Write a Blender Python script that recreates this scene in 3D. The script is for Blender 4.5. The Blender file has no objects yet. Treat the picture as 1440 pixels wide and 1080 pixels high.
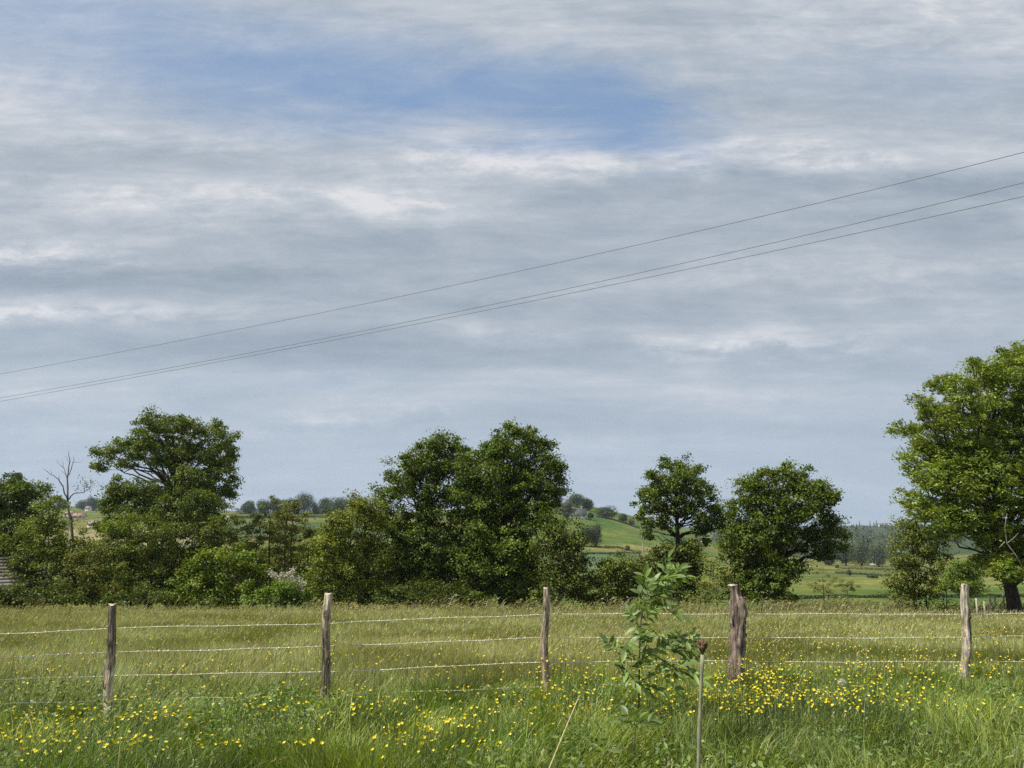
import bpy, math, random
import numpy as np
from mathutils import Vector, Euler, Matrix

# ---------------------------------------------------------------- camera, sky, sun, exposure
SC = bpy.context.scene
COL = SC.collection
F = 1075.0                                   # focal length in pixels of the 1440 wide photograph
ZC = 1.65                                    # eye height
PITCH = math.atan(245.0 / F)
CP, SP = math.cos(PITCH), math.sin(PITCH)
cam = bpy.data.cameras.new("camera"); cam_o = bpy.data.objects.new("camera", cam); COL.objects.link(cam_o)
cam_o.location = (0, 0, ZC); cam_o.rotation_euler = (math.pi / 2 + PITCH, 0, 0)
cam.sensor_width = 36.0; cam.lens = 36.0 * F / 1440.0
cam.clip_start = 0.1; cam.clip_end = 9000
SC.camera = cam_o

SUN_EL, SUN_AZ = math.radians(56), math.radians(-112)    # azimuth from +Y towards +X: left and a little behind the camera
sd = Vector((math.sin(SUN_AZ) * math.cos(SUN_EL), math.cos(SUN_AZ) * math.cos(SUN_EL), math.sin(SUN_EL)))
sun = bpy.data.lights.new("sun", 'SUN'); sun.energy = 5.0; sun.angle = math.radians(0.5); sun.color = (1, .95, .84)
sun_o = bpy.data.objects.new("sun", sun); COL.objects.link(sun_o)
sun_o.rotation_euler = sd.to_track_quat('Z', 'Y').to_euler(); sun_o.location = (-60, -20, 80)

SC.view_settings.view_transform = 'Standard'; SC.view_settings.look = 'None'
SC.view_settings.exposure = 0.23; SC.view_settings.gamma = 1.0
SC.cycles.use_denoising = False
SC.cycles.max_bounces = 5; SC.cycles.diffuse_bounces = 3; SC.cycles.glossy_bounces = 2
SC.cycles.transmission_bounces = 3; SC.cycles.volume_bounces = 0; SC.cycles.transparent_max_bounces = 4
SC.cycles.sample_clamp_indirect = 6


class NT:
    """terse node building"""
    def __init__(s, tree): s.t = tree; s.n = tree.nodes; s.l = tree.links
    def new(s, kind, **kw):
        n = s.n.new(kind)
        for k, v in kw.items(): setattr(n, k, v)
        return n
    def put(s, sock, v):
        if isinstance(v, bpy.types.NodeSocket): s.l.new(v, sock)
        elif v is not None: sock.default_value = v
    def math(s, op, a, b=None, c=None, clamp=False):
        n = s.new('ShaderNodeMath', operation=op); n.use_clamp = clamp
        s.put(n.inputs[0], a); s.put(n.inputs[1], b); s.put(n.inputs[2], c); return n.outputs[0]
    def mix(s, f, a, b, blend='MIX'):
        n = s.new('ShaderNodeMix', data_type='RGBA', blend_type=blend)
        s.put(n.inputs[0], f)
        for i, v in ((6, a), (7, b)):
            if isinstance(v, (tuple, list)): v = tuple(v)[:3] + (1,)
            s.put(n.inputs[i], v)
        return n.outputs[2]
    def noise(s, vec, scale, detail=4, rough=.55, dist=0.0):
        n = s.new('ShaderNodeTexNoise'); s.put(n.inputs['Vector'], vec)
        n.inputs['Scale'].default_value = scale; n.inputs['Detail'].default_value = detail
        n.inputs['Roughness'].default_value = rough; n.inputs['Distortion'].default_value = dist
        return n.outputs[0]
    def comb(s, x, y, z=0.0):
        n = s.new('ShaderNodeCombineXYZ')
        for i, v in enumerate((x, y, z)): s.put(n.inputs[i], v)
        return n.outputs[0]
    def step(s, v, a, b, lo=0.0, hi=1.0):
        n = s.new('ShaderNodeMapRange', interpolation_type='SMOOTHSTEP')
        for i, q in enumerate((v, a, b, lo, hi)): s.put(n.inputs[i], q)
        return n.outputs[0]


def Rdir(px, py):
    xc, yc = (px - 720.0) / F, (540.0 - py) / F; k = CP - yc * SP
    return xc / k, (SP + yc * CP) / k


def build_world():
    w = bpy.data.worlds.new("World"); SC.world = w; w.use_nodes = True
    t = NT(w.node_tree); t.n.clear()
    S = 0.1
    sky = t.new('ShaderNodeTexSky', sky_type='NISHITA'); sky.sun_disc = False
    sky.sun_elevation = SUN_EL; sky.sun_rotation = SUN_AZ
    sky.air_density = 1.0; sky.dust_density = 1.2; sky.ozone_density = 2.0
    co = t.new('ShaderNodeTexCoord'); sep = t.new('ShaderNodeSeparateXYZ'); t.put(sep.inputs[0], co.outputs['Generated'])
    x, y, z = sep.outputs
    zz = t.math('ADD', t.math('MAXIMUM', z, 0.0), 0.10)
    u = t.math('DIVIDE', x, zz); v = t.math('DIVIDE', y, zz)         # a flat cloud deck seen in perspective
    def uv(a, b, oz): return t.comb(t.math('MULTIPLY', u, a), t.math('MULTIPLY', v, b), oz)
    yy = t.math('MAXIMUM', y, .08)
    a = t.math('DIVIDE', x, yy); el = t.math('DIVIDE', z, yy)
    def ae(p, q, oz): return t.comb(t.math('MULTIPLY', a, p), t.math('MULTIPLY', el, q), oz)
    big = t.noise(uv(.30, 1.0, 3.3), 1.0, 3, .5, .4)
    streak = t.noise(uv(.20, 2.4, 9.4), 1.0, 4, .5, .2)
    wisp = t.noise(ae(5.5, 17, 2.2), 1.0, 9, .70, .5)
    puff = t.noise(ae(13, 32, 6.1), 1.0, 8, .66, .35)
    rip = t.noise(ae(6.5, 40, 8.3), 1.0, 7, .62, .7)
    band = t.noise(ae(2.8, 21, 3.7), 1.0, 8, .60, .6)
    lump = t.noise(ae(3.2, 9, 4.4), 1.0, 4, .55, .3)
    val = t.math('ADD', t.math('MULTIPLY', big, .40), t.math('MULTIPLY', streak, .30))
    val = t.math('ADD', val, t.math('ADD', t.math('MULTIPLY', wisp, .18), t.math('MULTIPLY', lump, .12)))
    lum = t.math('ADD', t.step(val, .32, .68, .14, .84), t.math('ADD', t.math('MULTIPLY', t.math('SUBTRACT', wisp, .5), .55), t.math('ADD', t.math('MULTIPLY', t.math('SUBTRACT', puff, .5), .30), t.math('MULTIPLY', t.math('ADD', t.math('MULTIPLY', t.math('SUBTRACT', rip, .5), .85), t.math('MULTIPLY', t.math('SUBTRACT', band, .5), 1.8)), .45))))
    # banks of cloud lying at known bearings and heights (from, to, middle, half height, strength)
    we = t.math('ADD', el, t.math('MULTIPLY', t.math('SUBTRACT', lump, .5), .085))
    we = t.math('ADD', we, t.math('MULTIPLY', t.math('SUBTRACT', puff, .5), .035))
    wa = t.math('ADD', a, t.math('MULTIPLY', t.math('SUBTRACT', lump, .5), .35))
    br = t.step(puff, .30, .68, .35, 1.25)
    for (q0, q1, mid_, hh, st) in ((500, 1330, 214, 36, .33), (40, 780, 274, 28, .27), (-200, 240, 350, 28, .50), (-200, 470, 394, 22, -.24), (-200, 360, 437, 20, .46), (830, 1330, 478, 24, .60), (545, 770, 476, 20, .55),
                                (720, 1600, 262, 22, -.36), (860, 1600, 150, 40, -.22), (430, 680, 578, 18, .60), (980, 1110, 602, 14, .70), (250, 420, 600, 12, .25), (0, 440, 188, 18, .18), (940, 1600, 30, 50, .20), (380, 1600, 440, 14, -.16), (-200, 420, 222, 14, -.18),
                                (300, 900, 330, 22, -.14), (1000, 1600, 370, 18, .16), (900, 1600, 410, 16, -.16), (-200, 500, 500, 16, -.12), (700, 1500, 530, 12, -.16)):
        a0, e1 = Rdir(q0, mid_); a1 = Rdir(q1, mid_)[0]; hw = abs(Rdir(q0, mid_ - hh)[1] - e1) * 1.5
        g = t.step(t.math('ABSOLUTE', t.math('SUBTRACT', we, e1)), hw, 0.0)
        w_ = t.math('MULTIPLY', t.step(wa, a0 - .06, a0 + .16), t.step(wa, a1 + .06, a1 - .16))
        g = t.math('MULTIPLY', t.math('MULTIPLY', g, w_), t.math('MULTIPLY', br, st) if st > 0 else st)
        lum = t.math('ADD', lum, t.math('MULTIPLY', g, t.step(y, .05, .3)))
    lum = t.math('ADD', lum, 0.0, None, True)
    ramp = t.new('ShaderNodeValToRGB'); t.put(ramp.inputs[0], lum)
    e = ramp.color_ramp.elements
    def c(r, g, b): return (r / S, g / S, b / S, 1)
    e[0].position = 0; e[0].color = c(.265, .318, .385)
    e[1].position = 1; e[1].color = c(.64, .645, .67)
    k = e.new(.45); k.color = c(.375, .425, .485)
    k = e.new(.72); k.color = c(.475, .508, .556)
    # thinning of the deck: the blue gap high in the middle and left, a few smaller ones
    wob = t.math('MULTIPLY', t.math('SUBTRACT', t.noise(uv(1.5, 2.8, 5.5), 1.0, 6, .66, .8), .5), .34)
    e0 = t.math('ADD', t.math('MULTIPLY', a, -.16), .675)
    d = t.math('ABSOLUTE', t.math('SUBTRACT', t.math('ADD', el, wob), e0))
    gap = t.step(d, t.step(a, -.55, .05, .21, .115), .0)
    gap = t.math('MULTIPLY', gap, t.step(t.math('ADD', a, wob), .38, .20))
    gap = t.math('MULTIPLY', gap, t.step(a, -.85, -.15, .60, 1.0))
    gap = t.math('MULTIPLY', gap, t.step(y, .1, .4))
    thin = t.math('MULTIPLY', t.step(t.noise(uv(.35, .8, 12.7), 1.0, 4, .55, .5), .56, .78), .38)
    hole = t.math('MULTIPLY', t.math('MAXIMUM', gap, thin), t.step(wisp, .25, .68, 1.0, .84))
    blue = t.mix(.88, sky.outputs[0], c(.185, .302, .500))
    cl = t.mix(t.math('MULTIPLY', hole, .97), ramp.outputs[0], blue)
    hz = t.step(z, .36, .0, 0.0, .80)                                # the deck pales into blue towards the horizon
    cl = t.mix(hz, cl, c(.405, .49, .595))
    cl = t.mix(t.step(z, 0.0, -.12), cl, c(.10, .12, .07))
    bg = t.new('ShaderNodeBackground'); t.put(bg.inputs[0], cl); bg.inputs[1].default_value = S
    out = t.new('ShaderNodeOutputWorld'); t.l.new(bg.outputs[0], out.inputs[0])


build_world()

# ---------------------------------------------------------------- geometry of the view: where a bearing and a distance land
def ray(px, py):
    xc, yc = (px - 720.0) / F, (540.0 - py) / F
    k = CP - yc * SP
    return xc / k, (SP + yc * CP) / k                                 # lateral and vertical run per metre of depth
def P(px, py, Y):
    t, e = ray(px, py); return np.array((t * Y, Y, ZC + e * Y))
def mpp(py, Y):
    """metres per photo pixel at depth Y"""
    return Y * (CP + ray(720, py)[1] * SP) / F
def project(x, y, z):
    y = np.maximum(y, .5); dz = z - ZC
    fd = y * CP + dz * SP; ud = -y * SP + dz * CP
    return 720 + F * x / fd, 540 - F * ud / fd

R = np.random.default_rng(7)
random.seed(7)

def vnoise(x, y, scale, seed=0):
    """smooth value noise, 0..1"""
    x = np.asarray(x, float) / scale + 913.0; y = np.asarray(y, float) / scale + 577.0
    xi, yi = np.floor(x).astype(np.int64), np.floor(y).astype(np.int64)
    fx, fy = x - xi, y - yi
    fx, fy = fx * fx * (3 - 2 * fx), fy * fy * (3 - 2 * fy)
    def h(a, b):
        n = (a * 374761393 + b * 668265263 + seed * 1442695041) & 0x7fffffff
        n = ((n ^ (n >> 13)) * 1274126177) & 0x7fffffff
        return ((n ^ (n >> 16)) & 0xffff) / 65535.0
    return (h(xi, yi) * (1 - fx) + h(xi + 1, yi) * fx) * (1 - fy) + (h(xi, yi + 1) * (1 - fx) + h(xi + 1, yi + 1) * fx) * fy

# ---------------------------------------------------------------- the lie of the land
PX = [-900, -300, 0, 250, 420, 600, 780, 850, 950, 1050, 1200, 1320, 1440, 1800, 2400]
DD = [45, 60, 90, 150, 250, 400, 600, 900, 1500, 2600]
PY = [[862, 862, 850, 830, 790, 745, 722, 715, 712, 716],
      [862, 864, 852, 832, 792, 748, 724, 716, 712, 716],
      [862, 866, 855, 835, 797, 757, 732, 719, 713, 716],
      [862, 868, 860, 836, 795, 748, 726, 719, 716, 718],
      [862, 868, 860, 834, 790, 740, 722, 726, 728, 728],
      [862, 868, 862, 842, 800, 750, 722, 722, 724, 726],
      [864, 874, 868, 850, 806, 745, 703, 714, 726, 732],
      [864, 874, 868, 850, 808, 753, 711, 722, 730, 734],
      [864, 874, 868, 852, 815, 770, 744, 752, 748, 742],
      [864, 876, 870, 852, 822, 792, 780, 776, 758, 742],
      [864, 880, 872, 846, 822, 802, 793, 782, 752, 739],
      [866, 878, 868, 846, 822, 800, 786, 770, 750, 740],
      [866, 876, 864, 842, 815, 790, 772, 757, 747, 740],
      [866, 874, 862, 840, 812, 785, 765, 752, 744, 740],
      [866, 874, 862, 840, 812, 785, 765, 752, 744, 740]]
TT = np.array([(p - 720) / F * CP for p in PX])
tf = np.linspace(TT[0], TT[-1], 160); lf = np.linspace(math.log(45), math.log(2600), 220)
tab = np.array([[ZC + ray(720, PY[i][j])[1] * DD[j] for j in range(len(DD))] for i in range(len(PX))])
tmp = np.array([np.interp(lf, np.log(DD), r) for r in tab])
TAB = np.array([np.interp(tf, TT, tmp[:, j]) for j in range(len(lf))]).T
def _smooth(A, n, ax):
    k = np.hanning(2 * n + 3)[1:-1]; k /= k.sum()
    A = np.moveaxis(A, ax, -1); Q = np.pad(A, [(0, 0), (n, n)], mode='edge')
    B = np.array([np.convolve(r, k, 'valid') for r in Q])
    return np.moveaxis(B, -1, ax)
TAB = _smooth(_smooth(TAB, 5, 1), 4, 0)
def hz(x, y):
    x = np.asarray(x, float); y = np.asarray(y, float)
    yf = np.maximum(y, 45.0); t = np.clip(x / yf, tf[0], tf[-1] - 1e-6); l = np.clip(np.log(yf), lf[0], lf[-1] - 1e-6)
    a = (t - tf[0]) / (tf[1] - tf[0]); b = (l - lf[0]) / (lf[1] - lf[0])
    i = np.clip(a.astype(int), 0, len(tf) - 2); j = np.clip(b.astype(int), 0, len(lf) - 2); a = a - i; b = b - j
    far = (TAB[i, j] * (1 - a) + TAB[i + 1, j] * a) * (1 - b) + (TAB[i, j + 1] * (1 - a) + TAB[i + 1, j + 1] * a) * b
    s = np.clip((y - 11.0) / 34.0, 0, 1)
    near = far * (s * .8 + .2 * s * s) + (vnoise(x, y, 5.0, 3) - .5) * .12
    return np.where(y < 45, near, far + (vnoise(x, y, 60.0, 4) - .5) * np.clip((y - 45) * .006, 0, 3))
def ground(x, y): return float(hz(np.array([x]), np.array([y]))[0])
def hit(px, py, y0=55.0):
    """where the line of sight through a photo pixel meets the land beyond y0"""
    t, e = ray(px, py)
    Y = np.exp(np.linspace(math.log(y0), math.log(2500), 3000))
    below = hz(t * Y, Y) >= ZC + e * Y
    k = int(np.argmax(below)) if below.any() else int(np.argmin(ZC + e * Y - hz(t * Y, Y)))
    return t * Y[k], Y[k]

# ---------------------------------------------------------------- mesh helpers
class MB:
    def __init__(s): s.v = []; s.q = []; s.t = []; s.c = []; s.n = 0
    def add(s, V, Q=None, T=None, col=(1, 1, 1)):
        V = np.asarray(V, float).reshape(-1, 3)
        if Q is not None and len(Q): s.q.append(np.asarray(Q, np.int64).reshape(-1, 4) + s.n)
        if T is not None and len(T): s.t.append(np.asarray(T, np.int64).reshape(-1, 3) + s.n)
        c = np.asarray(col, float)
        s.c.append(np.broadcast_to(c, (len(V), 3)) if c.ndim == 1 else c)
        s.v.append(V); s.n += len(V); return s
    def build(s, name, mat, parent=None, smooth=False, loc=None):
        me = bpy.data.meshes.new(name)
        V = np.concatenate(s.v) if s.v else np.zeros((0, 3))
        if loc is not None: V = V - np.asarray(loc)
        q = np.concatenate(s.q) if s.q else np.zeros((0, 4), np.int64)
        t = np.concatenate(s.t) if s.t else np.zeros((0, 3), np.int64)
        me.vertices.add(len(V)); me.vertices.foreach_set('co', V.astype(np.float32).ravel())
        me.loops.add(q.size + t.size); me.loops.foreach_set('vertex_index', np.concatenate((q.ravel(), t.ravel())).astype(np.int32))
        me.polygons.add(len(q) + len(t))
        st = np.concatenate((np.arange(len(q)) * 4, q.size + np.arange(len(t)) * 3)).astype(np.int32)
        me.polygons.foreach_set('loop_start', st)
        if smooth: me.polygons.foreach_set('use_smooth', np.ones(len(st), bool))
        me.update(calc_edges=True)
        C = np.concatenate(s.c) if s.c else np.zeros((0, 3))
        at = me.color_attributes.new('tint', 'FLOAT_COLOR', 'POINT')
        at.data.foreach_set('color', np.concatenate((C, np.ones((len(C), 1))), 1).astype(np.float32).ravel())
        if mat is not None: me.materials.append(mat)
        o = bpy.data.objects.new(name, me); COL.objects.link(o)
        if loc is not None: o.location = loc
        if parent is not None:
            o.parent = parent
            if loc is None: o.location = -Vector(parent.location)
        return o

def tube(pts, rad, n=6, cap=True):
    pts = np.asarray(pts, float); k = len(pts); rad = np.broadcast_to(np.asarray(rad, float), (k,))
    d = np.gradient(pts, axis=0); d /= np.linalg.norm(d, axis=1)[:, None] + 1e-9
    ref = np.where(np.abs(d[:, 2:3]) > .92, np.array([[1., 0, 0]]), np.array([[0, 0, 1.]]))
    a = np.cross(d, ref); a /= np.linalg.norm(a, axis=1)[:, None] + 1e-9; b = np.cross(d, a)
    th = np.arange(n) * 2 * math.pi / n
    V = (pts[:, None] + rad[:, None, None] * (np.cos(th)[None, :, None] * a[:, None] + np.sin(th)[None, :, None] * b[:, None])).reshape(-1, 3)
    i = np.arange(k - 1)[:, None] * n + np.arange(n)[None]; j = np.arange(k - 1)[:, None] * n + (np.arange(n)[None] + 1) % n
    Q = np.stack((i, j, j + n, i + n), -1).reshape(-1, 4)
    T = []
    if cap: T = [(e + 0, e + m + 1, e + m) if e == 0 else (e, e + m, e + m + 1) for e in (0, (k - 1) * n) for m in range(1, n - 1)]
    return V, Q, T
def bez(p0, p1, p2, n):
    s = np.linspace(0, 1, n)[:, None]; return (1 - s) ** 2 * p0 + 2 * s * (1 - s) * p1 + s * s * p2
def box(x0, x1, y0, y1, z0, z1):
    V = [(x, y, z) for z in (z0, z1) for (x, y) in ((x0, y0), (x1, y0), (x1, y1), (x0, y1))]
    return V, [(0, 3, 2, 1), (4, 5, 6, 7), (0, 1, 5, 4), (1, 2, 6, 5), (2, 3, 7, 6), (3, 0, 4, 7)]

def tag(o, label=None, cat=None, group=None, kind=None):
    for k, v in (('label', label), ('category', cat), ('group', group), ('kind', kind)):
        if v: o[k] = v
    return o
def thing(name, label, cat, loc, group=None):
    o = bpy.data.objects.new(name, None); COL.objects.link(o); o.location = loc; o.empty_display_size = .3
    return tag(o, label, cat, group)

# ---------------------------------------------------------------- materials
def mat(name):
    m = bpy.data.materials.new(name); m.use_nodes = True; t = NT(m.node_tree); t.n.clear()
    out = t.new('ShaderNodeOutputMaterial'); return m, t, out
def leafy(name, trans=.35, gloss=.06, rough=.45, var=.25, nscale=1.5):
    """thin leaves: colour from the mesh, some light through them, a little sheen"""
    m, t, out = mat(name)
    at = t.new('ShaderNodeVertexColor', layer_name='tint')
    g = t.new('ShaderNodeNewGeometry')
    rnd = t.step(g.outputs['Random Per Island'], 0, 1, 1 - var, 1 + var)
    nz = t.step(t.noise(g.outputs['Position'], nscale, 3), .3, .7, 1 - var * .7, 1 + var * .7)
    cm = t.mix(1.0, at.outputs[0], t.comb(t.math('MULTIPLY', rnd, nz), t.math('MULTIPLY', rnd, nz), t.math('MULTIPLY', nz, nz)), 'MULTIPLY')
    d = t.new('ShaderNodeBsdfDiffuse'); t.put(d.inputs[0], cm)
    tr = t.new('ShaderNodeBsdfTranslucent'); t.put(tr.inputs[0], t.mix(1.0, cm, (1.35, 1.25, .55), 'MULTIPLY'))
    gl = t.new('ShaderNodeBsdfGlossy'); gl.inputs['Roughness'].default_value = rough; gl.inputs[0].default_value = (.9, .95, .9, 1)
    m1 = t.new('ShaderNodeMixShader'); m1.inputs[0].default_value = trans; t.l.new(d.outputs[0], m1.inputs[1]); t.l.new(tr.outputs[0], m1.inputs[2])
    m2 = t.new('ShaderNodeMixShader'); m2.inputs[0].default_value = gloss; t.l.new(m1.outputs[0], m2.inputs[1]); t.l.new(gl.outputs[0], m2.inputs[2])
    t.l.new(m2.outputs[0], out.inputs[0]); return m
def rough_mat(name, scale=8, var=.35, stretch=(1, 1, 1), rough=.85, bump=.3, metal=0.0):
    """rough solid: colour from the mesh, broken up by stretched noise, with relief"""
    m, t, out = mat(name)
    at = t.new('ShaderNodeVertexColor', layer_name='tint')
    tc = t.new('ShaderNodeTexCoord'); mp = t.new('ShaderNodeMapping'); mp.inputs['Scale'].default_value = stretch
    t.l.new(tc.outputs['Object'], mp.inputs[0])
    n = t.noise(mp.outputs[0], scale, 7, .65, .4); f = t.step(n, .3, .7, 1 - var, 1 + var)
    cm = t.mix(1.0, at.outputs[0], t.comb(f, f, f), 'MULTIPLY')
    p = t.new('ShaderNodeBsdfPrincipled'); t.put(p.inputs['Base Color'], cm); p.inputs['Roughness'].default_value = rough
    p.inputs['Metallic'].default_value = metal; p.inputs['Specular IOR Level'].default_value = .25
    if bump:
        b = t.new('ShaderNodeBump'); b.inputs['Strength'].default_value = bump; b.inputs['Distance'].default_value = .03
        t.l.new(n, b.inputs['Height']); t.l.new(b.outputs[0], p.inputs['Normal'])
    t.l.new(p.outputs[0], out.inputs[0]); return m

M_LEAF = leafy('oak_leaves', .24, .02, .5, .28, .9)
M_ASH = leafy('ash_leaves', .36, .03, .4, .22, .7)
M_FAR = leafy('far_foliage', .25, .02, .6, .30, .15)
M_GRASS = leafy('grass', .30, .03, .5, .30, .8)
M_PETAL = leafy('yellow_petals', .25, .04, .4, .12, 3)
M_BLOSSOM = leafy('white_blossom', .25, .0, .5, .15, 2)
M_SAP = leafy('sapling_leaves', .42, .03, .45, .22, 14)
M_BARK = rough_mat('bark', 6, .45, (2, 2, .5), .9, .6)
M_WOOD = rough_mat('weathered_wood', 14, .55, (2.6, 2.6, .28), .9, .9)
M_WIRE = rough_mat('galvanised_wire', 30, .15, (1, 1, 1), .5, 0, .2)
M_CABLE = rough_mat('cable_sheath', 5, .15, (1, 1, 1), .6, 0)
M_STEM = rough_mat('green_stem', 40, .25, (1, 1, .4), .7, .2)
M_PLASTER = rough_mat('plaster', 1.2, .10, (1, 1, 1), .9, .1)
M_TILE = rough_mat('roof_tiles', 3.0, .22, (1, 1, 6), .8, .5)
M_GLASS = rough_mat('window_glass', 1, .05, (1, 1, 1), .1, 0)

def ground_mat():
    m, t, out = mat('pasture')
    at = t.new('ShaderNodeVertexColor', layer_name='tint')
    g = t.new('ShaderNodeNewGeometry'); pos = g.outputs['Position']
    a = t.noise(pos, .035, 5, .6); b = t.noise(pos, .5, 4, .6)
    mp = t.new('ShaderNodeMapping'); mp.inputs['Scale'].default_value = (.02, .30, .1); t.l.new(pos, mp.inputs[0])
    s = t.noise(mp.outputs[0], 1.0, 3, .5)
    f = t.math('MULTIPLY', t.math('MULTIPLY', t.step(a, .3, .7, .78, 1.22), t.step(b, .3, .7, .80, 1.2)), t.step(s, .3, .7, .88, 1.12))
    cm = t.mix(1.0, at.outputs[0], t.comb(t.math('MULTIPLY', f, f), f, t.math('MULTIPLY', f, .97)), 'MULTIPLY')
    p = t.new('ShaderNodeBsdfPrincipled'); t.put(p.inputs['Base Color'], cm); p.inputs['Roughness'].default_value = 1; p.inputs['Specular IOR Level'].default_value = 0
    bp = t.new('ShaderNodeBump'); bp.inputs['Strength'].default_value = .6; bp.inputs['Distance'].default_value = .25
    t.l.new(b, bp.inputs['Height']); t.l.new(bp.outputs[0], p.inputs['Normal'])
    t.l.new(p.outputs[0], out.inputs[0]); return m

# ---------------------------------------------------------------- ground: one sheet from behind the camera to the far ridge
def build_ground():
    rows = np.concatenate((np.linspace(-25, 60, 110), np.exp(np.linspace(math.log(61), math.log(2500), 330))))
    ts = np.linspace(-1.35, 1.35, 560)
    Y, T = np.meshgrid(rows, ts, indexing='ij')
    X = T * (np.maximum(Y, 0) + 30); Z = hz(X, Y)
    px, py = project(X, Y, Z)
    n = vnoise(X, Y, 90, 11)
    col = np.empty(X.shape + (3,)); col[:] = (.115, .150, .045)
    lush = (.085, .120, .036); olive = (.150, .160, .055); teal = (.120, .162, .085); pale = (.180, .185, .080); straw = (.26, .24, .13)
    def paint(mask, c): col[mask] = c
    col[n > .62] = olive; col[n < .3] = lush
    far = Y > 60
    hillR = far & (px > 740) & (px < 1060)
    paint(hillR & (py < 766), (.105, .150, .045))
    paint(hillR & (py >= 766) & (py < 778), (.175, .185, .065))
    paint(hillR & (py >= 778) & (py < 800), teal)
    paint(hillR & (py >= 800), (.110, .145, .042))
    paint(hillR & (px > 960) & (py > 765) & (py < 830), (.150, .175, .055))
    v = far & (px >= 1060)
    paint(v & (py < 800) & (py > 780), olive)
    paint(v & (py >= 800) & (py < 812), (.125, .145, .050))
    paint(v & (py >= 812) & (py < 828), (.150, .180, .055))
    paint(v & (py >= 828), (.108, .150, .042))
    paint(far & (Y > 640) & (px > 1000), (.060, .085, .040))
    L = far & (px > 290) & (px < 560)
    paint(L & (py < 735) & (py > 727), (.14, .16, .05))
    paint(L & (py >= 735) & (py < 757), (.095, .130, .062))
    paint(L & (py >= 757) & (py < 775), (.14, .155, .05))
    W = far & (px < 290)
    paint(W & (py > 745) & (py < 772), straw); paint(W & (py <= 745) & (py > 730), olive)
    col *= .84; col[Y <= 60] = (.085, .090, .030)
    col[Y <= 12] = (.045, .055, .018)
    V = np.stack((X, Y, Z), -1).reshape(-1, 3)
    a, b = X.shape
    i = (np.arange(a - 1)[:, None] * b + np.arange(b - 1)[None]).ravel()
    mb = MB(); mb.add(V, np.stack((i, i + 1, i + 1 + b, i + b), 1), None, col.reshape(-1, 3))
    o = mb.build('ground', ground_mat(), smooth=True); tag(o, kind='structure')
build_ground()

# ---------------------------------------------------------------- leaves
def leaf_quads(C, N, D, L, W):
    """diamond leaves: centres C, normals N, directions D"""
    D = D - N * (D * N).sum(1)[:, None]; D /= np.linalg.norm(D, axis=1)[:, None] + 1e-9
    S = np.cross(N, D); L = np.asarray(L).reshape(-1, 1); W = np.asarray(W).reshape(-1, 1)
    base = C - D * L * .5; tip = C + D * L * .5 - N * L * .10; l = C + S * W * .5 - D * L * .05 + N * W * .12; r = C - S * W * .5 - D * L * .05 + N * W * .12
    V = np.stack((base, r, tip, l), 1).reshape(-1, 3)
    return V, np.arange(len(C) * 4).reshape(-1, 4)
def unit(a): return a / (np.linalg.norm(a, axis=-1, keepdims=True) + 1e-9)

DENS, TINT, FAT = 1.65, (1.80, 1.80, .86), 1.06
def clumps_of(lobes, Y, dens, rc, depth):
    """lobes in photo pixels -> world lobes with depth -> leaf clumps"""
    xs = [l[0] for l in lobes]; mid = .5 * (min(xs) + max(xs)); half = max(.5 * (max(xs) - min(xs)), 8)
    WL = []
    for (lx, ly, rx, ry, *o) in lobes:
        s = mpp(ly, Y); hw = half * s * depth
        room = hw * math.sqrt(max(0.05, 1 - min(1, abs(lx - mid) / (half * 1.15)) ** 2))
        offs = [o[0]] if o else ([R.uniform(-.25, .25) * room] if room < 1.2 * rx * s else [R.uniform(-.75, -.25) * room, R.uniform(.2, .7) * room])
        for dy in offs:
            c = P(lx, ly, Y + dy); WL.append((c, np.array((rx * s, .5 * (rx + ry) * s, ry * s)) * R.uniform(.94, 1.06) * FAT))
    cl, own = [], []
    for k, (c, r) in enumerate(WL):
        g = float(np.prod(r)) ** (2 / 3)
        n = max(3, int(3.4 * dens * g / rc ** 2))
        d = unit(R.normal(size=(n, 3))); q = R.uniform(.12, 1, n) ** .42
        q = q * (.66 + .62 * vnoise(d[:, 0] * 2.2 + d[:, 1] * 1.3, d[:, 2] * 2.2 - d[:, 1], 1, 100 + k))
        q = q * (1 + .5 * (R.uniform(0, 1, n) < .22) * R.uniform(.2, 1, n)); cl.append(c + d * q[:, None] * r); own += [k] * n
    return WL, np.concatenate(cl), np.array(own)

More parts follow.
